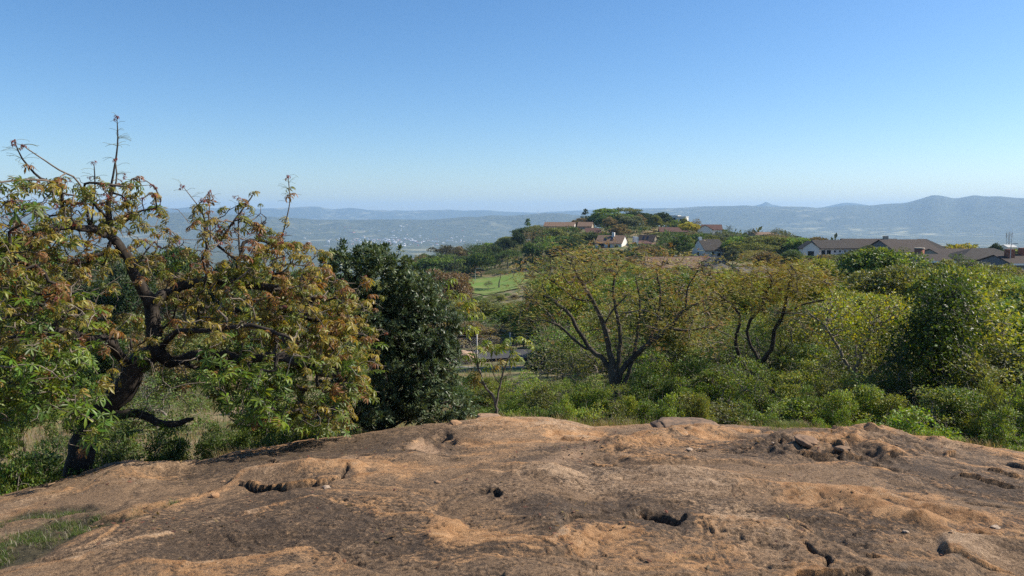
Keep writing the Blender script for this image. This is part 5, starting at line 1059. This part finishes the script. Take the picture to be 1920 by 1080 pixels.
# trees one can tell apart, first
for a in [
 ('far_cone', 1098, 391, 36, 398, DK, 'dark pointed tree rising highest at the left end of the hilltop'), ('far_broad', 1139, 387, 62, 392, BR, 'big bright green dome shaped tree on the hilltop'), ('far_flat', 1177, 386, 48, 402, OL, 'pale feathery flat topped tree on the hilltop between two green domes'),
 ('far_broad', 1193, 395, 60, 382, DK, 'wide dark green tree under the feathery flat topped one'), ('far_broad', 1240, 394, 52, 376, DK, 'rounded almost black tree left of the white flat roofed villa'), ('far_broad', 1170, 412, 30, 368, OL, 'olive tree standing below the wide dark hilltop tree'),
 ('far_cone', 1217, 408, 18, 366, DK, 'left one of two dark columnar trees above the solar panel roof'), ('far_cone', 1229, 410, 18, 363, DK, 'right one of two dark columnar trees above the solar panel roof'), ('far_broad', 1294, 412, 40, 338, YL, 'bright yellow tree between two red brown roofs'),
 ('far_broad', 1284, 407, 22, 372, OL, 'small olive tree right of the white flat roofed villa'), ('far_twig', 1306, 410, 22, 360, BN, 'bare twiggy tree behind the bright yellow one'), ('far_twig', 1462, 428, 44, 310, GG, 'tall grey twiggy tree standing out on the plateau skyline'), ('far_broad', 1533, 439, 44, 262, BN, 'brown leaved dome shaped tree left of the long white house'),
 ('far_broad', 1500, 443, 44, 275, OL, 'olive tree left of the brown dome shaped one'), ('mid_flat', 1422, 466, 74, 190, (.15, .14, .03), 'flat topped yellow olive tree right of the thatched white house'), ('far_broad', 1386, 448, 46, 240, OL, 'large olive tree covering the right end of the thatched house'), ('far_broad', 1404, 438, 30, 300, DK, 'dark tree directly under the palm pair'),
 ('far_broad', 1374, 462, 34, 215, GG, 'grey green bush under the olive tree beside the thatched house'), ('far_broad', 1318, 480, 14, 235, GN, 'small green shrub in front of the thatched house wall'), ('mid_bush', 1543, 478, 56, 150, BR, 'bright green rounded bush before the long white house'), ('mid_broad', 1570, 487, 24, 120, (.06, .035, .04), 'small purplish bush beside the bright green rounded one'),
 ('mid_broad', 1485, 470, 44, 190, GN, 'green tree left of the white end gable'), ('far_broad', 1812, 450, 76, 238, YL, 'large yellow dome shaped tree on the plateau at right'), ('far_broad', 1868, 452, 24, 262, DK, 'dark round tree right of the large yellow dome'), ('far_broad', 1908, 458, 50, 215, YG, 'yellow green tree behind the light pole'),
 ('mid_broad', 1632, 462, 44, 205, (.045, .06, .03), 'dark tree standing against the middle of the long brown roofs'), ('mid_twig', 1700, 466, 50, 150, BN, 'brown twiggy tree against the largest brown roof'), ('mid_broad', 1775, 489, 60, 120, OL, 'olive tree under the long low purple brown roof'), ('mid_broad', 1820, 490, 70, 128, GG, 'grey green tree below the overlapping dark roof'), ('mid_broad', 1895, 497, 60, 125, OL, 'olive tree below the roof with the brick chimney'), ('mid_broad', 1590, 478, 50, 140, GN, 'green tree covering the right half of the long white house'), ('mid_broad', 1735, 492, 40, 110, OL, 'olive tree before the light grey wall'),
 ('mid_flat', 1835, 487, 96, 135, GG, 'long grey green flat topped tree below the dark roofs'), ('mid_broad', 1865, 507, 20, 100, BR, 'narrow bright green tree at the right of the plateau'), ('mid_broad', 1650, 470, 150, 78, (.085, .125, .025), 'large airy green tree with dark seed clusters before the brown roofs'),
 ('mid_broad', 1612, 474, 90, 84, (.045, .06, .025), 'darker tree overlapping the left of the airy green one'), ('mid_twig', 1748, 486, 70, 70, (.20, .085, .05), 'thin tree with rusty orange leaves in front of the grey wall'), ('mid_flat', 936, 503, 58, 215, (.085, .10, .04), 'umbrella shaped tree standing alone on the lawn'), ('far_twig', 916, 527, 20, 212, BN, 'small leafless tree left of the umbrella shaped one on the lawn'),
 ('far_flat', 832, 455, 54, 300, (.055, .055, .035), 'dark layered umbrella tree on the left skyline of the hill'), ('far_broad', 797, 471, 30, 290, GN, 'green tree at the foot of the hill skyline farthest left'), ('far_cone', 990, 409, 30, 385, GN, 'pointed green tree on the left slope skyline'), ('far_broad', 1007, 420, 36, 378, OL, 'olive tree right of the pointed one on the slope skyline'),
 ('mid_broad', 830, 505, 110, 110, (.12, .085, .045), 'brown leaved thin tree left of the lawn'), ('mid_twig', 800, 512, 60, 95, BN, 'reddish brown bare tree above the glossy dark tree'), ('mid_broad', 1025, 655, 88, 33, (.035, .055, .022), 'dark round dense bush right of the wire fence'), ('mid_broad', 960, 575, 130, 85, BR, 'bright green wide tree below the lawn'), ('mid_broad', 1110, 600, 90, 40, GN, 'green tree behind the forked acacia'),
 ('mid_cone' if False else 'mid_broad', 140, 500, 130, 66, (.085, .105, .065), 'soft grey green tree seen behind the gnarled trunk'), ('mid_broad', 230, 500, 110, 60, DK, 'dark leafy tree right of the grey green one behind the gnarled trunk'), ('shrub_twiggy', 255, 655, 90, 30, GG, 'grey leafless bush in the field behind the gnarled trunk'), ('mid_bush', 200, 590, 80, 48, GN, 'green bush beyond the field left of the gnarled limb'),
 ('mid_broad', 60, 455, 120, 75, BR, 'light green tree at the left edge behind the red leaved one'), ('mid_broad', 330, 470, 110, 80, GN, 'green tree behind the middle of the red leaved crown'), ('mid_broad', 440, 495, 120, 70, DK, 'dark tree behind the right half of the red leaved crown'), ('mid_broad', 560, 510, 110, 75, GN, 'green tree behind the right fringe of the red leaved crown'),
 ]:
    key, px, top, wd, r, col, lab = a; plant(key, px, top, wd, r, col, lab)
# the rest, scattered but kept off the roofs
cells = []
def free(px, r, wpx):
    for (q, rr) in cells:
        if abs(q - px) < wpx * .42 and abs(math.log(rr / r)) < .08: return False
    return True
def fill(n, keys, cols, p0, p1, r0, r1, h0, h1, w0, w1, seed, minh=1.6, fixed_top=None, group=None):
    rg = np.random.default_rng(seed); k = 0; tries = 0
    while k < n and tries < n * 14:
        tries += 1; px = rg.uniform(p0, p1); r = math.exp(rg.uniform(math.log(r0), math.log(r1))); wpx = rg.uniform(w0, w1) * FPX / r
        if not free(px, r, wpx): continue
        q = pt(px, 500, r); zg = gz1(q[0], q[1]); h = rg.uniform(h0, h1); top = 540 + FPX * (math.tan(math.atan2(-(zg + h), r) - TH)); t2 = clear(px, top, wpx, r)
        if t2 is None: continue
        if fixed_top: t2 = max(t2, fixed_top(px))
        zt = pt(px, t2, r)[2]
        if zt - zg < minh: continue
        if zt - zg < h * .6: wpx *= .75
        kk = keys[int(rg.integers(len(keys)))]; ci = cols[int(rg.integers(len(cols)))]; plant(kk, px, t2, wpx, r, ci, None, None, group); cells.append((px, r)); k += 1
FB = ['far_broad'] * 5 + ['far_flat', 'far_twig']; MB = ['mid_broad'] * 5 + ['mid_flat', 'mid_bush', 'mid_twig']
fill(150, FB, [DK, GN, GN, OL, BR, DK, OL, BN], 790, 1120, 255, 400, 7, 11, 8, 14, 3)
fill(150, FB, [DK, GN, OL, GN, BR, GG, OL, BN], 1110, 1520, 235, 420, 6, 10, 7, 12, 4)
fill(60, FB, [DK, GN, OL, OL, GG, YG, BN], 1400, 1960, 180, 330, 4, 8, 6, 10, 5)
fill(36, ['far_broad', 'far_flat', 'far_twig'], [OL, BN, DK], 760, 900, 200, 330, 4, 8, 6, 10, 6)
fill(110, MB, [DK, GN, YG, OL, YG, OL, BR, BN], 960, 1980, 95, 180, 3.5, 7, 5, 9, 7)
fill(100, MB, [GN, YG, OL, YG, BR, OL, BN], 980, 2000, 48, 95, 3, 6.5, 4, 7, 8)
fill(70, ['mid_broad', 'mid_flat', 'mid_twig', 'mid_bush'], [YG, OL, YG, BR, GN, DK], 1020, 2000, 27, 50, 2.5, 4.2, 2.5, 4.2, 9, fixed_top=lambda px: 560)
fill(60, MB, [GN, DK, OL, BR, GG, BN], -260, 800, 62, 130, 5, 12, 6, 10, 10)
fill(40, ['mid_bush', 'mid_broad', 'mid_twig'], [GN, OL, BR, DK, BN], -260, 860, 44, 62, 2.2, 4.5, 3, 5, 11, 1.2, lambda px: 585)
fill(26, ['mid_bush', 'mid_twig', 'mid_broad'], [OL, BN, BN, GN], 760, 900, 66, 190, 3, 6, 5, 9, 12)
fill(46, ['mid_bush', 'shrub', 'mid_bush', 'shrub_twiggy'], [BR, GN, OL, BN, YG], 830, 1000, 72, 200, 1.2, 2.6, 2.5, 5, 16, .7)
fill(14, ['mid_bush', 'shrub', 'shrub_twiggy'], [GN, OL, BR, BN], -200, 860, 26, 44, .9, 1.8, 1.5, 2.6, 13, .6, lambda px: 690 if px < 600 else 700)
fill(16, ['mid_bush', 'shrub_twiggy', 'shrub'], [OL, BN, GN, YG], 850, 1010, 25, 47, .8, 1.7, 1.4, 2.6, 18, .5)
fill(12, ['mid_bush', 'mid_broad'], [GN, BR, OL], 985, 1110, 66, 150, 4, 7, 5, 9, 15)
# ------------------------------------------------------------------ shrubs just beyond the slab
SG = [(.10, .15, .022), (.13, .18, .026), (.075, .115, .022), (.155, .185, .032), (.11, .125, .03)]
rg = np.random.default_rng(99)
def row(n, p0, p1, r, topf, w, keys, cols, grp, jr=.8, jt=8):
    for i in range(n):
        px = p0 + (p1 - p0) * (i + rg.uniform(.15, .85)) / n; rr = r + rg.uniform(-jr, jr); plant(keys[int(rg.integers(len(keys)))], px, topf(px) + rg.uniform(-jt * 2.6, jt * 1.6), w * rg.uniform(.5, 1.25), rr, cols[int(rg.integers(len(cols)))], None, 'shrub', grp)
row(16, 890, 1330, 15.0, lambda p: np.interp(p, [890, 1000, 1100, 1250, 1330], [752, 742, 748, 728, 715]), 100, ['shrub', 'shrub', 'shrub_twiggy'], SG, None)
row(14, 960, 1400, 18.5, lambda p: np.interp(p, [960, 1100, 1250, 1400], [722, 718, 690, 672]), 110, ['shrub', 'shrub', 'shrub_twiggy'], SG, None)
row(15, 1330, 1960, 15.5, lambda p: np.interp(p, [1330, 1450, 1700, 1960], [735, 738, 722, 700]), 120, ['shrub', 'shrub', 'shrub_twiggy'], SG, None)
row(14, 1360, 1980, 18.5, lambda p: np.interp(p, [1360, 1500, 1700, 1960], [690, 672, 660, 640]), 140, ['shrub', 'shrub_twiggy'], SG + [(.05, .07, .02)], None)
row(9, 960, 1360, 24.0, lambda p: np.interp(p, [960, 1100, 1360], [705, 690, 640]), 110, ['shrub', 'shrub', 'shrub_twiggy'], SG, None)
row(8, 1420, 2000, 23.0, lambda p: np.interp(p, [1400, 1700, 1960], [640, 625, 610]), 140, ['shrub', 'mid_broad', 'shrub_twiggy'], SG + [(.05, .07, .02)], None)
row(6, 1380, 1640, 13.4, lambda p: 772, 70, ['shrub'], [(.11, .17, .02), (.085, .14, .02)], None, .4, 8)
row(6, 400, 690, 17.0, lambda p: np.interp(p, [150, 260, 400, 690], [735, 765, 765, 720]), 120, ['shrub', 'mid_bush', 'shrub_twiggy'], [(.07, .10, .02), (.09, .12, .025), (.055, .08, .018)], None, 1.0)
row(2, 120, 230, 17.0, lambda p: 745, 100, ['shrub', 'shrub_twiggy'], [(.07, .10, .02)], None, 1.0)
row(6, -150, 700, 27.0, lambda p: np.interp(p, [-150, 230, 400, 700], [680, 712, 712, 660]), 130, ['shrub', 'mid_bush', 'shrub_twiggy'], [(.07, .10, .02), (.09, .12, .025)], None, 1.5)
row(9, 1440, 1960, 21.0, lambda p: 650, 110, ['shrub_twiggy'], [(.07, .085, .03), (.10, .12, .03)], None, 2.0, 25)
row(5, -120, 150, 9.6, lambda p: np.interp(p, [-120, 150], [790, 845]), 105, ['shrub'], [(.055, .09, .016), (.07, .11, .018)], None, .4)
row(6, -160, 180, 12.2, lambda p: 800, 130, ['shrub', 'mid_bush'], [(.045, .075, .016), (.06, .10, .018)], None, .6)
row(8, 200, 640, 12.8, lambda p: np.interp(p, [200, 640], [800, 775]), 105, ['shrub', 'shrub', 'shrub_twiggy'], [(.05, .075, .018), (.085, .12, .022), (.06, .09, .02)], None, .6)
row(4, 640, 900, 11.6, lambda p: 798, 60, ['shrub'], [(.05, .08, .02), (.11, .16, .02)], None, .3, 5)
plant('shrub', 1712, 757, 150, 12.6, (.13, .205, .016), 'brightest lime green bush standing alone at the slab edge on the right', 'bush', name='bush', variant=0)
plant('shrub', 1762, 782, 70, 12.1, (.12, .19, .016), 'low lime green bush touching the right side of the brightest one', 'bush', name='bush', variant=1)
plant('shrub', 1885, 752, 90, 14.0, (.10, .15, .02), 'green shrub rising from the dry grass at the far right', 'bush', name='bush', variant=2)
# ------------------------------------------------------------------ grass
GRASS = leaf_mat('grass_blade', .7, .35, .2, .45)
def blades(name, P, hgt, lean, wdt, col, parent=None, label=None, tuft=1, seed=1, spread=.05, category='grass'):
    rng = np.random.default_rng(seed); P = np.repeat(P, tuft, 0) + np.concatenate([rng.normal(0, spread, (len(P) * tuft, 2)), np.zeros((len(P) * tuft, 1))], 1); n = len(P)
    a = rng.uniform(0, 6.28, n); h = hgt * rng.uniform(.45, 1.2, n); L = lean * rng.uniform(.3, 1.3, n) * h; w_ = wdt * rng.uniform(.6, 1.3, n); d = np.stack([np.cos(a), np.sin(a)], 1); s = np.stack([-d[:, 1], d[:, 0]], 1)
    V = np.zeros((n, 5, 3)); z = np.stack([np.zeros(n), h * .55, h], 1)
    V[:, 0, :2] = P[:, :2] - s * w_[:, None] * .5; V[:, 1, :2] = P[:, :2] + s * w_[:, None] * .5
    V[:, 2, :2] = P[:, :2] - s * w_[:, None] * .35 + d * L[:, None] * .35; V[:, 3, :2] = P[:, :2] + s * w_[:, None] * .35 + d * L[:, None] * .35; V[:, 4, :2] = P[:, :2] + d * L[:, None]
    V[:, :2, 2] = P[:, 2:3] - .01; V[:, 2:4, 2] = P[:, 2:3] + z[:, 1:2]; V[:, 4, 2] = P[:, 2] + z[:, 2] * .92
    F = np.array([[0, 1, 3], [0, 3, 2], [2, 3, 4]])[None] + (np.arange(n) * 5)[:, None, None]
    o = link(name, mesh_np(name, V.reshape(-1, 3), F.reshape(-1, 3), GRASS, False), parent, col); tag(o, label, category, kind='stuff'); return o
def onground(n, p0, p1, r0, r1, seed, clump=0.0):
    rng = np.random.default_rng(seed); px = rng.uniform(p0, p1, n); r = np.exp(rng.uniform(math.log(r0), math.log(r1), n)); az = px2az(px); x, y = r * np.sin(az), r * np.cos(az)
    if clump > 0: k = fbm(x / 1.5, y / 1.5, seed, 3) > clump - .5; x, y = x[k], y[k]
    return np.stack([x, y, gz(x, y)], 1)
blades('dry_grass', onground(4200, 1560, 2100, 9.5, 15, 1), .34, .8, .006, (.27, .22, .12), label='dry straw coloured grass along the right edge of the slab', tuft=7, seed=1, spread=.06)
blades('green_grass', onground(1500, 1540, 2100, 9.5, 15, 2, .45), .22, .7, .006, (.13, .17, .045), label='short green grass growing through the straw at right', tuft=6, seed=2, spread=.05)
blades('dry_grass', onground(4200, -250, 900, 13, 48, 3), .34, .7, .016, (.27, .205, .115), label='dry tan grass covering the field behind the gnarled tree', tuft=5, seed=3, spread=.18)
blades('green_grass', onground(3000, -250, 950, 12, 60, 4, .5), .35, .7, .02, (.10, .135, .03), label='green grass patches in the field behind the gnarled tree', tuft=5, seed=4, spread=.18)
blades('dry_grass', onground(2400, 880, 1950, 14, 60, 5), .40, .7, .02, (.24, .20, .10), label='dry grass between the shrubs beyond the slab', tuft=4, seed=5, spread=.15)
# grass and litter in the soil pocket of the slab
rng_ = np.random.default_rng(8); Q = []
cl = [(80, 972, 26, 6), (125, 965, 20, 4), (45, 1000, 40, 14), (130, 985, 30, 6), (80, 1015, 24, 8), (10, 1030, 16, 14), (292, 951, 6, 4), (255, 968, 8, 3), (185, 972, 12, 4), (20, 985, 20, 8), (330, 946, 8, 2), (150, 1000, 14, 4), (5, 1050, 12, 8)]
for cx, cy, sx, sy in cl:
    for _ in range(int(3.2 * sx)): q = on_dome(cx + rng_.normal(0, sx * .6), cy + rng_.normal(0, sy * .6)); Q.append([q[0], q[1], 0])
Q = np.array(Q); Hq = rock_fields(Q[:, 0], Q[:, 1]); Q[:, 2] = dome(Q[:, 0], Q[:, 1]) + Hq[0]; inb = Hq[5] > .35; Q = Q[inb]
blades('green_grass', Q, .026, 1.3, .0026, (.075, .115, .022), label='short green grass tufts in the dark soil pocket of the slab', tuft=8, seed=6, spread=.02)
blades('dry_grass', Q[::4], .035, 1.1, .003, (.26, .23, .17), label='dry grass blades among the tufts in the soil pocket', tuft=6, seed=7, spread=.04)
P5 = np.array([[*on_dome(1480 + rng_.normal(0, 16), 801 + rng_.normal(0, 1.5)), 0] for _ in range(160)]); P5[:, 2] = dome(P5[:, 0], P5[:, 1]) + rock_fields(P5[:, 0], P5[:, 1])[0]
blades('green_grass', P5, .10, .8, .004, (.13, .17, .05), label='small green grass tuft on the slab crest left of the rubble', tuft=10, seed=9, spread=.03)
def litter():
    rng = np.random.default_rng(61); P = []
    for cx, cy, sx, sy, n in [(1180, 822, 60, 8, 120), (1100, 845, 60, 6, 90), (560, 850, 160, 10, 160), (200, 900, 90, 14, 90), (1500, 832, 80, 12, 90), (1700, 835, 60, 6, 50), (820, 832, 40, 6, 40), (1080, 975, 60, 12, 40), (240, 985, 120, 20, 110), (1500, 930, 260, 60, 90), (800, 960, 260, 60, 90)]:
        for _ in range(n):
            py_ = cy + rng.normal(0, sy)
            try: q = on_dome(cx + rng.normal(0, sx), py_)
            except Exception: continue
            P.append([q[0], q[1], 0])
    P = np.array(P); P[:, 2] = dome(P[:, 0], P[:, 1]) + rock_fields(P[:, 0], P[:, 1])[0] + .006; n = len(P); dirs = unit(rng.normal(0, 1, (n, 3)) * [1, 1, .18]); M = rot_from(dirs, rng, np.tile([0, 0, 1.0], (n, 1)) + rng.normal(0, .3, (n, 3))); M = np.stack([M[:, :, 0], M[:, :, 2], -M[:, :, 1]], -1)
    v, f_ = scatter(LV, LF, P, M, .035 * rng.uniform(.4, 1.3, n)); tag(link('leaf_litter', mesh_np('leaf_litter', v, f_, LEAF_FAR, False), None, (.16, .095, .05)), 'dry brown fallen leaves scattered in the hollows of the slab', 'leaf litter', kind='stuff')
litter()
def rim_grass():
    rng = np.random.default_rng(71); P = []
    for _ in range(34):
        px = rng.choice([rng.uniform(930, 1240), rng.uniform(1400, 1900), rng.uniform(380, 700)]); d_ = ray(px, 700); az = math.atan2(d_[0], d_[1]); rc = math.sqrt(EYE / float(dome_a(az))) + rng.uniform(-.25, .6)
        for _ in range(int(rng.integers(6, 22))): a_ = az + rng.normal(0, .012); r_ = rc + rng.normal(0, .07); P.append([r_ * math.sin(a_), r_ * math.cos(a_), 0])
    P = np.array(P); P[:, 2] = dome(P[:, 0], P[:, 1]) + rock_fields(P[:, 0], P[:, 1])[0]
    blades('dry_grass', P, .13, 1.0, .004, (.27, .22, .12), label='thin dry grass tufts along the far rim of the slab', tuft=7, seed=72, spread=.02)
rim_grass()
# ------------------------------------------------------------------ far woods that read as one mass
def woodland(name, label, spots, seed, hgt, col):
    rng = np.random.default_rng(seed); P = []; D = []; S = []
    for (x, y, s) in spots:
        z = gz1(x, y); n = 32; d = unit(rng.normal(0, 1, (n, 3))); d[:, 2] = np.abs(d[:, 2]); P.append(np.array([x, y, z + hgt * s * .45]) + d * np.array([.55, .55, .5]) * hgt * s * rng.uniform(.7, 1.05, (n, 1))); D.append(d); S.append(np.full(n, hgt * s * .34))
    P, D, S = map(np.concatenate, (P, D, S)); M = rot_from(unit(D * .3 + rng.normal(0, 1, D.shape)), rng, unit(D + rng.normal(0, .5, D.shape))); M = np.stack([M[:, :, 0], M[:, :, 2], -M[:, :, 1]], -1)
    v, f = scatter(LV, LF, P, M, S * rng.uniform(.6, 1.3, len(S))); tag(link(name, mesh_np(name, v, f, LEAF_FAR, False), None, col), label, 'woodland', kind='stuff')
rw = np.random.default_rng(4)
def spots(n, p0, p1, r0, r1, dens=None):
    out = []
    for _ in range(n):
        az = float(px2az(rw.uniform(p0, p1))); r = math.exp(rw.uniform(math.log(r0), math.log(r1))); x, y = r * math.sin(az), r * math.cos(az)
        if fbm(np.array([x / 160]), np.array([y / 160]), 70, 3)[0] > -.25: out.append((x, y, rw.uniform(.6, 1.3)))
    return out
def hill_spots(n, p0, p1, r0, r1):
    out = []
    while len(out) < n:
        px = rw.uniform(p0, p1); r = math.exp(rw.uniform(math.log(r0), math.log(r1))); az = float(px2az(px)); x, y = r * math.sin(az), r * math.cos(az); s = rw.uniform(.6, 1.5); zg = gz1(x, y)
        top = 540 + FPX * (math.tan(math.atan2(-(zg + 3.0 * s), r) - TH)); t2 = clear(px, top, 14, r)
        n += 0
        if t2 is None or t2 > top + 2: s = 0
        out.append((x, y, s))
    return [q for q in out if q[2] > 0]
woodland('undergrowth', 'green undergrowth between the trees of the wooded hill', hill_spots(900, 780, 1520, 235, 420), 11, 3.0, (.085, .12, .035))
woodland('undergrowth', 'brown dry undergrowth between the trees of the wooded hill', hill_spots(500, 780, 1560, 200, 420), 12, 2.6, (.15, .13, .06))
woodland('undergrowth', 'olive undergrowth between the trees of the plateau', hill_spots(700, 990, 2000, 60, 240), 13, 1.8, (.10, .125, .035))
woodland('woodland', 'dark wooded rise beyond the plateau at the right', spots(700, 1640, 2300, 1150, 1650), 1, 11, (.05, .07, .03))
woodland('woodland', 'dense bush on the slope falling into the valley at left', spots(900, -500, 860, 330, 1100), 2, 8, (.055, .08, .028))
woodland('woodland', 'scattered bush behind the plateau on the right', spots(500, 1380, 2300, 400, 1150), 3, 8, (.07, .085, .03))
# ------------------------------------------------------------------ labels for every plant that has none yet
LAND = [(1139, 400, 'the bright green hilltop dome'), (1098, 400, 'the pointed hilltop tree'), (1050, 420, 'the long tan roof'), (1147, 450, 'the white chimney house'), (1214, 450, 'the solar panel roof'), (1240, 402, 'the almost black hilltop tree'), (1268, 405, 'the white hilltop villa'), (1294, 424, 'the bright yellow hill tree'), (1336, 430, 'the red brown roofed white house'), (1328, 460, 'the thatched white house'), (1409, 433, 'the palm pair'),
        (1462, 435, 'the grey skyline tree'), (1262, 490, 'the orange tiled roof'), (1343, 488, 'the blue grey gable'), (1408, 508, 'the flat grey roofs'), (1560, 460, 'the long white house'), (1650, 458, 'the dark ridged roofs'), (1723, 474, 'the brick water tank'), (1812, 456, 'the yellow dome tree'), (1896, 480, 'the light pole'), (1650, 500, 'the airy green tree'), (891, 510, 'the street lamp'), (936, 520, 'the lawn umbrella tree'), (832, 462, 'the layered umbrella tree'), (797, 478, 'the hill foot'),
        (990, 415, 'the pointed slope tree'), (940, 670, 'the wire fence'), (1025, 690, 'the dark round bush'), (1157, 740, 'the forked acacia trunk'), (1412, 720, 'the sinuous acacia trunk'), (1610, 700, 'the thorn tree'), (1790, 620, 'the shiny crowned tree'), (1712, 790, 'the lime green bush'), (720, 700, 'the glossy dark tree'), (905, 660, 'the sapling'), (280, 700, 'the gnarled trunk'), (150, 850, 'the black trunk foot'), (219, 250, 'the tallest bare shoot'), (540, 400, 'the right bare shoot'), (60, 500, 'the left edge'), (1880, 560, 'the right edge'), (440, 600, 'the red leaved crown'), (1292, 790, 'the low brown boulder'), (1742, 495, 'the grey wall'), (1430, 600, 'the yellow acacia crown'), (1180, 560, 'the forked acacia crown')]
def cword(c):
    r_, g_, b_ = c[:3]
    if r_ > .19: return 'yellow'
    if r_ > g_ * 1.15: return 'brown'
    if b_ > .045: return 'grey green'
    if g_ < .055: return 'dark green'
    if r_ > g_ * .9: return 'olive'
    if g_ > .16: return 'lime green'
    if g_ > .12: return 'bright green'
    return 'green'
KW = {'far_broad': 'round tree', 'far_flat': 'flat topped tree', 'far_cone': 'pointed tree', 'far_twig': 'thin twiggy tree', 'mid_broad': 'bushy tree', 'mid_flat': 'flat topped tree', 'mid_twig': 'thin twiggy tree', 'mid_bush': 'rounded bush', 'shrub': 'leafy shrub', 'shrub_twiggy': 'twiggy shrub'}
used = set(o.get('label') for o in bpy.data.objects if o.get('label')); byl = {}
for (o, px, top, r, key, col, wpx) in PLACED:
    if o.get('label'): continue
    kind = cword(col) + ' ' + KW[key]; cy = top + wpx * .4; L = sorted(LAND, key=lambda l: (l[0] - px) ** 2 + ((l[1] - cy) * 1.3) ** 2); size = 'large ' if wpx > 95 else ('small ' if wpx < 26 else ''); done = None
    def rel(l):
        dx, dy = px - l[0], cy - l[1]
        if abs(dx) < 9 and abs(dy) < 12: return 'beside'
        if abs(dx) > abs(dy) * 1.2: return ('far ' if abs(dx) > 75 else 'just ' if abs(dx) < 28 else '') + ('right of' if dx > 0 else 'left of')
        return 'below' if dy > 0 else 'above'
    for a in L[:4]:
        lb = f'{size}{kind} {rel(a)} {a[2]}'
        if lb not in used and len(lb.split()) <= 16: done = lb; break
    if not done:
        for a in L[:5]:
            for b in L[:8]:
                if a is b: continue
                lb = f'{kind} {rel(a)} {a[2]}, {rel(b)} {b[2]}'
                if lb not in used and len(lb.split()) <= 16: done = lb; break
            if done: break
    if not done: done = f'{size}{kind} {rel(L[0])} {L[0][2]}'
    used.add(done); o['label'] = done; byl.setdefault(done, []).append(o)
    g_ = o.get('group') or ('trees on the wooded hill and plateau' if r > 180 else 'bushes and trees on the slope below' if r > 25 else 'shrubs just beyond the slab'); o['group'] = g_
# ------------------------------------------------------------------ air
def haze():
    M = NM('hazy_air'); t = M.t; t.nodes.remove(M.b)
    v = t.nodes.new('ShaderNodeVolumePrincipled'); v.inputs['Color'].default_value = (0.42, 0.67, 1.0, 1)
    v.inputs['Density'].default_value = 0.9e-4; v.inputs['Anisotropy'].default_value = 0.1
    t.links.new(v.outputs[0], M.out.inputs['Volume'])
    L = 15000.0; z0, z1 = -300.0, 205.0
    V = np.array([[sx * L, sy * L, z] for z in (z0, z1) for sx, sy in ((-1, -1), (1, -1), (1, 1), (-1, 1))])
    F = np.array([[3, 2, 1, 0], [4, 5, 6, 7], [0, 1, 5, 4], [1, 2, 6, 5], [2, 3, 7, 6], [3, 0, 4, 7]])
    o = link('haze', mesh_np('haze', V, F, M.m, False)); tag(o, 'thin blue air filling the valley and veiling the far hills', 'haze', kind='stuff')
haze()
